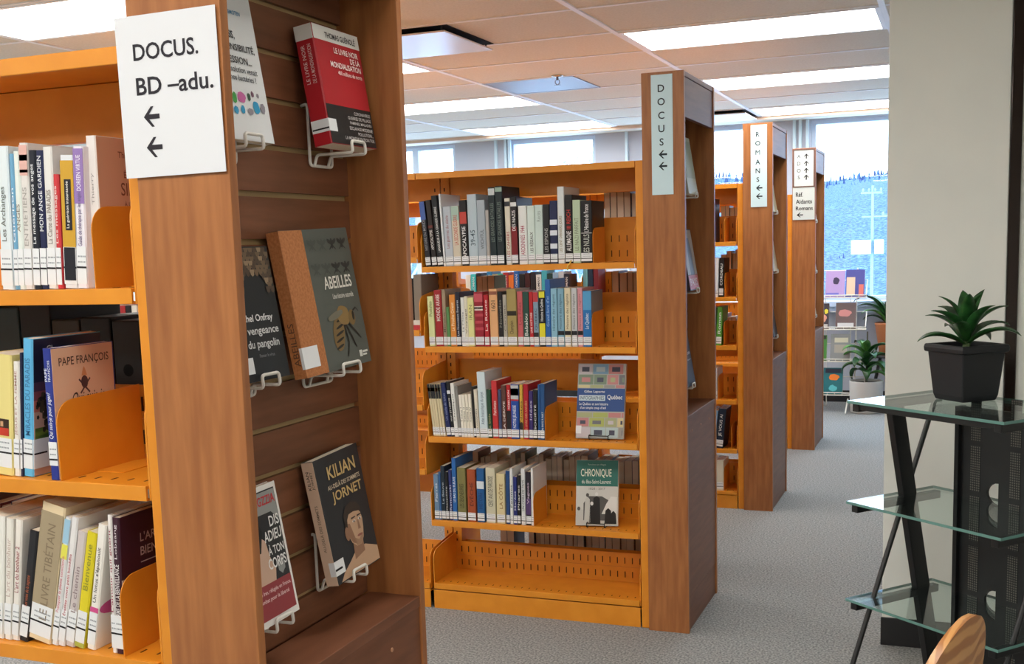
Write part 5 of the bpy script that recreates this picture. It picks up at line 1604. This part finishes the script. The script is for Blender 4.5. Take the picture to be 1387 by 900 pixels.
loft(pt, [sq(bs * 0.94, 0), sq(bs, 0.012), sq(bs * 1.02, 0.016), sq(rimr * 0.90, hp - 0.020)])
loft(pt, [sq(rimr * 0.86, hp - 0.02), sq(rimr * 0.82, hp - 0.028)], False)
pot = pt.build('planter', M_BLACKP, t, bevel=0.004)
rm = MB()
loft(rm, [sq(rimr * 0.90, hp - 0.024), sq(rimr * 0.985, hp - 0.022), sq(rimr, hp - 0.010), sq(rimr * 0.97, hp), sq(rimr * 0.86, hp), sq(rimr * 0.84, hp - 0.03)], False)
rm.build('planter_rim', M_BLACKP, t, bevel=0.003)
MB().box((-rimr * 0.84, -rimr * 0.84, hp - 0.035), (rimr * 0.84, rimr * 0.84, hp - 0.022)).build('soil', M_SOIL, t)


def leaf(parent, base, az, L, up, droop, wd, m, name='leaf', n=12, fold=0.25, z0=0.0):
    """strap leaf: rises at angle up (rad from horizontal) then droops"""
    mb = MB()
    d = Vector((math.cos(az), math.sin(az), 0))
    s = Vector((-math.sin(az), math.cos(az), 0))
    p = Vector(base)
    th = up
    rows = []
    for k in range(n + 1):
        u = k / n
        w_ = wd * max(0.03, (0.35 + 0.65 * math.sin(min(1.0, u * 2.0) * math.pi / 2)) * (1 - u ** 3.2))
        nrm = Vector((-math.sin(th) * d.x, -math.sin(th) * d.y, math.cos(th)))
        rows.append((p - s * w_ / 2 + nrm * w_ * fold, p, p + s * w_ / 2 + nrm * w_ * fold))
        p = p + (d * math.cos(th) + Vector((0, 0, 1)) * math.sin(th)) * (L / n)
        th -= droop / n * (0.4 + 1.2 * u)
    th_ = 0.0006
    vs = [q for r_ in rows for q in r_]
    fs = []
    for k in range(n):
        for j in range(2):
            a = k * 3 + j
            fs.append((a, a + 1, a + 4, a + 3))
    mb.add(vs, fs)
    o = mb.build(name, m, parent, smooth=True)
    so = o.modifiers.new('thick', 'SOLIDIFY')
    so.thickness = 0.0009
    return o


MB().tube([(0, 0, hp - 0.03), (0.004, 0.003, hp + 0.05)], [0.012, 0.008], 8).build('stem', mat('stem_green', (70, 92, 50), 0.6), t)
q = random.Random(12)
specs = []
for k in range(17):
    az = k * 2.39996 + 0.4
    lvl = k / 16.0
    specs.append((az, 0.160 - 0.025 * lvl + q.uniform(-0.015, 0.012), R(30 + 52 * lvl + q.uniform(-8, 8)), R(85 - 40 * lvl + q.uniform(-15, 15)), 0.050 + q.uniform(-0.006, 0.006), 0.004 + 0.045 * lvl))
for az, L, up, dr, wd, zz in specs:
    leaf(t, (0.006 * math.cos(az), 0.006 * math.sin(az), hp - 0.012 + zz), az, L, up, dr, wd, M_LEAF)

# ------------------------------------------------------------------ bentwood chair, only its back top in frame
M_ASH = noise_mat('ash_plywood', (172, 112, 58), (208, 152, 90), (3.0, 3.0, 0.8), 3, 2, 0.32, 0, 0.5, 0.3, 0.7, wave=True)
ch = empty('wooden_chair', (-0.197, 1.981, 0.0), 'bentwood ash chair with rounded back, bottom corner before the glass stand', 'chair', None, 0)


def curved_back(name, m, parent, wid, z0, z1, thick, cx0):
    mb = MB()
    nu, nv = 16, 14
    def P(u, v_, off):
        # u -1..1 across, v 0..1 up; rounded crown narrows the width near the top
        zz_ = z0 + (z1 - z0) * v_
        half = wid / 2 * math.sqrt(max(0.0, 1 - max(0.0, (v_ - 0.40) / 0.60) ** 2.2)) if v_ > 0.40 else wid / 2
        xx_ = u * half
        yy_ = cx0 + 0.012 * (xx_ / (wid / 2)) ** 2 - (zz_ - z0) * 0.16 + off
        return (xx_, yy_, zz_)
    o = 0
    for off in (0.0, thick):
        for i in range(nv + 1):
            v_ = 1 - (1 - i / nv) ** 1.6
            for j in range(nu + 1):
                mb.v.append(P(-1 + 2 * j / nu, min(v_, 0.9995), off))
    N = (nv + 1) * (nu + 1)
    for i in range(nv):
        for j in range(nu):
            a = i * (nu + 1) + j
            mb.f.append((a, a + 1, a + nu + 2, a + nu + 1))
            mb.m.append(0)
            mb.f.append((N + a, N + a + nu + 1, N + a + nu + 2, N + a + 1))
            mb.m.append(0)
    edge = [j for j in range(nu + 1)] + [i * (nu + 1) + nu for i in range(1, nv + 1)] + [nv * (nu + 1) + j for j in range(nu - 1, -1, -1)] + [i * (nu + 1) for i in range(nv - 1, 0, -1)]
    for k in range(len(edge)):
        a, b_ = edge[k], edge[(k + 1) % len(edge)]
        mb.f.append((a, N + a, N + b_, b_))
        mb.m.append(0)
    o = mb.build(name, m, parent, smooth=True)
    o.modifiers.new('split', 'EDGE_SPLIT').split_angle = R(50)
    return o


curved_back('backrest', M_ASH, ch, 0.40, 0.44, 0.815, 0.014, -0.17)
st = MB()
N = 40
prof = []
for k in range(N):
    a = 2 * math.pi * k / N
    prof.append((0.21 * math.copysign(abs(math.cos(a)) ** 0.6, math.cos(a)), 0.20 * math.copysign(abs(math.sin(a)) ** 0.6, math.sin(a)), 0.432))
st.prism(prof, (0, 0, 0.016))
st.build('seat', M_ASH, ch, bevel=0.004)
M_CHR = mat('chrome_leg', (180, 182, 186), 0.2, 0.9)
for sx_ in (-1, 1):
    for sy_ in (-1, 1):
        MB().tube([(sx_ * 0.16, sy_ * 0.14, 0.43), (sx_ * 0.20, sy_ * 0.19, 0.0)], 0.011, 10).build('leg', M_CHR, ch)
ch.rotation_euler = (0, 0, R(72))

# ------------------------------------------------------------------ by the window: wire rack, plants, table
rk = empty('magazine_rack', (-0.952, 9.82, 0.0), 'white wire book rack standing before the aisle window', 'rack')
RW, RT = 0.46, 1.17


def rp(x, s, z):
    # point on the reclining rack face: s = out of face
    return (x, 0.26 * z / RT - 0.10 - s, z)


m = MB()
for xx in (-RW / 2 + 0.08, RW / 2 - 0.08):
    m.tube([rp(xx, 0, 0.06), rp(xx, 0, RT)], 0.005, 8)
m.tube(fillet([rp(-RW / 2 + 0.10, 0, RT - 0.08), rp(-RW / 2 + 0.10, 0, RT - 0.02), rp(RW / 2 - 0.12, 0, RT - 0.02), rp(RW / 2 - 0.12, 0, RT - 0.08)], 0.02), 0.004, 8)
m.build('upright_wires', M_WIRE, rk)
for xx in (-0.10, 0.10):
    MB().tube(fillet([rp(xx, 0, 0.10), (xx, -0.26, 0.03), (xx, -0.30, 0.006), (xx, -0.10, 0.09), (xx, 0.14, 0.012)], 0.02), 0.006, 8).build('leg', M_WIRE, rk)
    MB().tube([rp(xx, 0, RT * 0.8), (xx, 0.19, 0.012)], 0.004, 8).build('back_strut', M_WIRE, rk)
tray_z = [0.93, 0.67, 0.41, 0.14]
for zt in tray_z:
    w2 = RW / 2
    q = MB()
    q.tube(fillet([rp(-w2, 0.0, zt + 0.14), rp(-w2, 0.085, zt + 0.02), rp(w2, 0.085, zt + 0.02), rp(w2, 0.0, zt + 0.14)], 0.012), 0.0042, 8)
    for k in range(9):
        xx = -w2 + k * RW / 8
        q.tube([rp(xx, 0.0, zt + 0.0), rp(xx, 0.085, zt - 0.002), rp(xx, 0.085, zt + 0.02)], 0.0028, 6)
    q.tube([rp(-w2, 0.0, zt), rp(w2, 0.0, zt)], 0.0042, 8)
    q.tube([rp(-w2, 0.085, zt), rp(w2, 0.085, zt)], 0.0042, 8)
    q.tube([rp(-w2, 0.0, zt + 0.14), rp(w2, 0.0, zt + 0.14)], 0.0035, 8)
    q.build('tray', M_WIRE, rk)


def rack_book(x, tier, w_, h_, t_, rgb, lab, art):
    ob = book_mesh(t_, h_, w_, rgb, lab, 'books facing out on the white wire rack')
    tl = math.atan2(0.26, RT)
    zt = tray_z[tier]
    p = rp(x, 0.062, zt + 0.006)
    ob.matrix_world = Matrix.Translation((-0.952 + p[0], 9.82 + p[1], p[2])) @ Matrix.Rotation(-math.pi / 2, 4, 'Z') @ Matrix.Rotation(-tl - 0.06, 4, 'Y') @ Matrix.Translation((-t_, 0, 0))
    for i, a in enumerate(art):
        if a[0] == 'b':
            MB().box((t_ + 0.0004, a[1] * w_, a[3] * h_), (t_ + 0.0008 + 0.0004 * i, a[2] * w_, a[4] * h_)).build('cover_picture', cmat(a[5]), ob)
        else:
            MB().poly(blob(a[1] * w_, a[2] * h_, a[3] * w_, a[4] * h_, t_ + 0.0012 + 0.0004 * i, 16, 0.15, i)).build('cover_picture', cmat(a[5]), ob)
    return ob


rack_book(-0.10, 0, 0.155, 0.22, 0.02, (176, 150, 206), 'lilac book with a dark figure, top tray of the rack', [('o', 0.55, 0.62, 0.16, 0.14, (50, 40, 80)), ('b', 0.05, 0.7, 0.04, 0.16, (110, 110, 200))])
rack_book(0.062, 0, 0.15, 0.23, 0.03, (66, 70, 150), 'blue book with cream label, top tray of the rack', [('b', 0.05, 0.5, 0.04, 0.72, (226, 196, 170)), ('b', 0.7, 0.95, 0.02, 0.45, (214, 110, 100))])
rack_book(-0.215, 1, 0.15, 0.215, 0.02, (50, 44, 58), 'dark book with pink and yellow shapes, second tray of the rack', [('o', 0.7, 0.42, 0.18, 0.16, (216, 150, 130)), ('o', 0.85, 0.68, 0.1, 0.1, (230, 214, 60)), ('b', 0.05, 0.95, 0.02, 0.18, (190, 186, 186))])
rack_book(-0.010, 1, 0.16, 0.22, 0.035, (100, 82, 84), 'brown book with a rosy face picture, second tray of the rack', [('o', 0.45, 0.6, 0.32, 0.14, (196, 130, 130)), ('b', 0.1, 0.9, 0.04, 0.22, (206, 206, 210))])
rack_book(-0.215, 2, 0.14, 0.215, 0.02, (70, 130, 60), 'green leafy book, third tray of the rack', [('o', 0.5, 0.5, 0.3, 0.14, (190, 200, 60)), ('b', 0.05, 0.95, 0.84, 0.98, (30, 50, 36))])
rack_book(-0.045, 2, 0.155, 0.225, 0.03, (130, 136, 138), 'grey crowded-photo book, third tray of the rack', [('b', 0.2, 0.9, 0.68, 0.86, (200, 200, 180)), ('b', 0.2, 0.85, 0.3, 0.6, (160, 156, 146))])
rack_book(-0.095, 3, 0.155, 0.22, 0.03, (28, 110, 120), 'teal book with an orange shape, bottom tray of the rack', [('o', 0.55, 0.64, 0.26, 0.12, (236, 130, 50)), ('b', 0.1, 0.9, 0.8, 0.97, (28, 40, 60)), ('o', 0.5, 0.22, 0.2, 0.12, (90, 190, 200))])


def round_pot(prof, loc, m, lab):
    t = empty('potted_plant', loc, lab, 'plant')
    MB().lathe(prof, n=32).build('pot', m, t, smooth=True)
    r_ = prof[-3][0]
    MB().lathe([(0.0, prof[-3][1] - 0.02), (r_ * 0.97, prof[-3][1] - 0.02)], n=24).build('soil', M_SOIL, t)
    return t


t = round_pot([(0.0, 0.0), (0.118, 0.0), (0.126, 0.01), (0.134, 0.25), (0.134, 0.26), (0.122, 0.26), (0.118, 0.18)], (-0.704, 9.70, 0.001), mat('pot_white', (206, 204, 200), 0.5), 'broad-leaved dracaena in a white round pot on the floor by the rack')
MB().tube([(0, 0, 0.23), (0.005, 0.0, 0.66)], [0.009, 0.006], 8).build('stem', mat('stem_grey', (96, 92, 84), 0.7), t)
q = random.Random(4)
for k in range(16):
    az = k * 2.4
    leaf(t, (0.01 * math.cos(az), 0.01 * math.sin(az), 0.30 + 0.012 * k), az, 0.225 + q.uniform(-0.03, 0.03), R(30 + 2.4 * k), R(170 - 4 * k), 0.095 + q.uniform(-0.01, 0.012), M_LEAF if k % 3 else M_LEAF2)

tb = empty('side_table', (-0.555, 10.08, 0.0), 'small dark round table under the orange pot', 'table')
MB().lathe([(0.0, 0.425), (0.20, 0.425), (0.205, 0.432), (0.20, 0.44), (0.0, 0.44)], n=32).build('table_top', mat('table_dark', (40, 40, 44), 0.3), tb)
for k in range(3):
    a = R(90 + 120 * k)
    MB().tube([(0.07 * math.cos(a), 0.07 * math.sin(a), 0.427), (0.17 * math.cos(a), 0.17 * math.sin(a), 0.0)], 0.014, 8).build('leg', M_BLACK, tb)
t = round_pot([(0.0, 0.0), (0.062, 0.0), (0.070, 0.01), (0.108, 0.25), (0.112, 0.26), (0.104, 0.265), (0.096, 0.18)], (-0.560, 10.08, 0.442), mat('pot_terracotta', (206, 130, 84), 0.55), 'leafy plant in an orange clay pot on the small table')
q = random.Random(9)
for k in range(10):
    az = k * 2.4 + 0.5
    leaf(t, (0.02 * math.cos(az), 0.02 * math.sin(az), 0.255), az, 0.20 + 0.025 * k, R(40 + 4 * k), R(110), 0.060, M_LEAF if k % 2 else M_LEAF2)
leaf(t, (-0.01, 0, 0.26), R(175), 0.42, R(80), R(150), 0.115, M_LEAF)
leaf(t, (-0.01, 0, 0.26), R(185), 0.32, R(66), R(110), 0.105, M_LEAF)

# ------------------------------------------------------------------ outside: snowy ground, wooded hill, pole, birches
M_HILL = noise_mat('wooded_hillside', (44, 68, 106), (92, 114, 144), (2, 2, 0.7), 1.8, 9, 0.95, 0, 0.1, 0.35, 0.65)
hl = MB()
q = random.Random(1)
nx = 60
for i in range(nx + 1):
    x = -160 + 260 * i / nx
    ht = 11.4 + 1.6 * math.sin(x * 0.05) + 0.8 * math.sin(x * 0.17 + 1)
    for (yy, zz_) in ((70, -6.0), (95, -1.0), (130, ht * 0.6), (170, ht)):
        hl.v.append((x, yy, zz_ + q.uniform(-0.3, 0.3)))
for i in range(nx):
    for j in range(3):
        a = i * 4 + j
        hl.f.append((a, a + 4, a + 5, a + 1))
        hl.m.append(0)
structure(hl.build('hill', M_HILL, smooth=True))
structure(MB().box((-170, YW + 0.6, -6.3), (110, 75, -6.0)).build('ground', noise_mat('snow_ground', (190, 206, 226), (220, 232, 244), (1, 1, 1), 0.2, 4, 0.9)))
fo = MB()
for k in range(2600):
    x = q.uniform(-48, 22)
    s = q.uniform(0, 1)
    y = 98 + 72 * s
    ht = 11.4 + 1.6 * math.sin(x * 0.05) + 0.8 * math.sin(x * 0.17 + 1)
    z = -1 + (ht + 1) * min(1, s * 1.05) - 0.4
    H = q.uniform(0.7, 1.5)
    w_ = H * q.uniform(0.14, 0.2)
    o = len(fo.v)
    for j in range(6):
        a = j * math.pi / 3 + k
        fo.v.append((x + w_ * math.cos(a), y + w_ * math.sin(a), z))
    fo.v.append((x, y, z + H))
    mk = 1 if q.random() < 0.45 else 0
    for j in range(6):
        fo.f.append((o + j, o + (j + 1) % 6, o + 6))
        fo.m.append(mk)
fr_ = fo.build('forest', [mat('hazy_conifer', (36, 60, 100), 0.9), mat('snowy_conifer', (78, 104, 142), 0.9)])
fr_['kind'] = 'stuff'
tag(fr_, 'bluish conifer wood covering the hillside outside the aisle window', 'forest')

up = empty('utility_pole', (-4.15, 60.0, -6.0), 'utility pole with transformer boxes and crossarms outside the aisle window', 'utility pole')
M_POLE = mat('pole_grey', (120, 140, 150), 0.8)
MB().tube([(0, 0, 0), (0, 0, 9.9)], [0.10, 0.06], 10).build('pole', M_POLE, up)
MB().box((-0.55, -0.05, 9.5), (0.45, 0.05, 9.6)).build('crossarm', M_POLE, up)
MB().box((-0.5, -0.05, 8.35), (1.1, 0.05, 8.43)).build('crossarm', M_POLE, up)
for xx, wd in ((-0.98, 0.95), (0.12, 0.42)):
    MB().box((xx, -0.3, 6.55), (xx + wd, 0.3, 7.25)).build('transformer_box', mat('box_white', (170, 184, 188), 0.7), up, bevel=0.03)
for k in range(6):
    xx, zz_ = (-0.45 + 0.28 * k, 9.6) if k < 4 else (0.5 + 0.5 * (k - 4), 8.43)
    MB().lathe([(0.0, 0.0), (0.05, 0.01), (0.06, 0.1), (0.03, 0.17), (0.0, 0.18)], (xx, 0, zz_), 10).build('insulator', M_POLE, up)

M_BARK = mat('birch_bark', (150, 190, 204), 0.8)


def birch(x, y, seed, lab, hgt=8.5):
    t = empty('birch_tree', (x, y, -6.0), lab, 'tree', 'bare birches outside the windows')
    q = random.Random(seed)
    MB().tube(bez([(0, 0, 0), (0.1, 0, hgt * 0.4), (0.0, 0, hgt * 0.75), (0.15, 0, hgt * 1.25)], 6), [0.13 - 0.11 * k / 18 for k in range(19)], 8).build('trunk', M_BARK, t)
    for k in range(16):
        z = hgt * (0.55 + 0.04 * k)
        a = q.uniform(0, 6.28)
        L = q.uniform(1.0, 2.2)
        p = [(0.05, 0, z), (L * 0.4 * math.cos(a), L * 0.4 * math.sin(a), z + L * 0.55), (L * 0.7 * math.cos(a), L * 0.7 * math.sin(a), z + L * 1.25)]
        MB().tube(bez(p, 4), [0.045 - 0.0042 * i for i in range(9)], 6).build('branch', M_BARK, t)
    return t


birch(-9.1, 27.0, 1, 'bare birch with forked top outside the middle high window')
birch(-9.9, 31.5, 5, 'bare birch nearer the pier outside the middle high window')
birch(-13.6, 27.0, 3, 'bare birch outside the high window next to the near display unit')
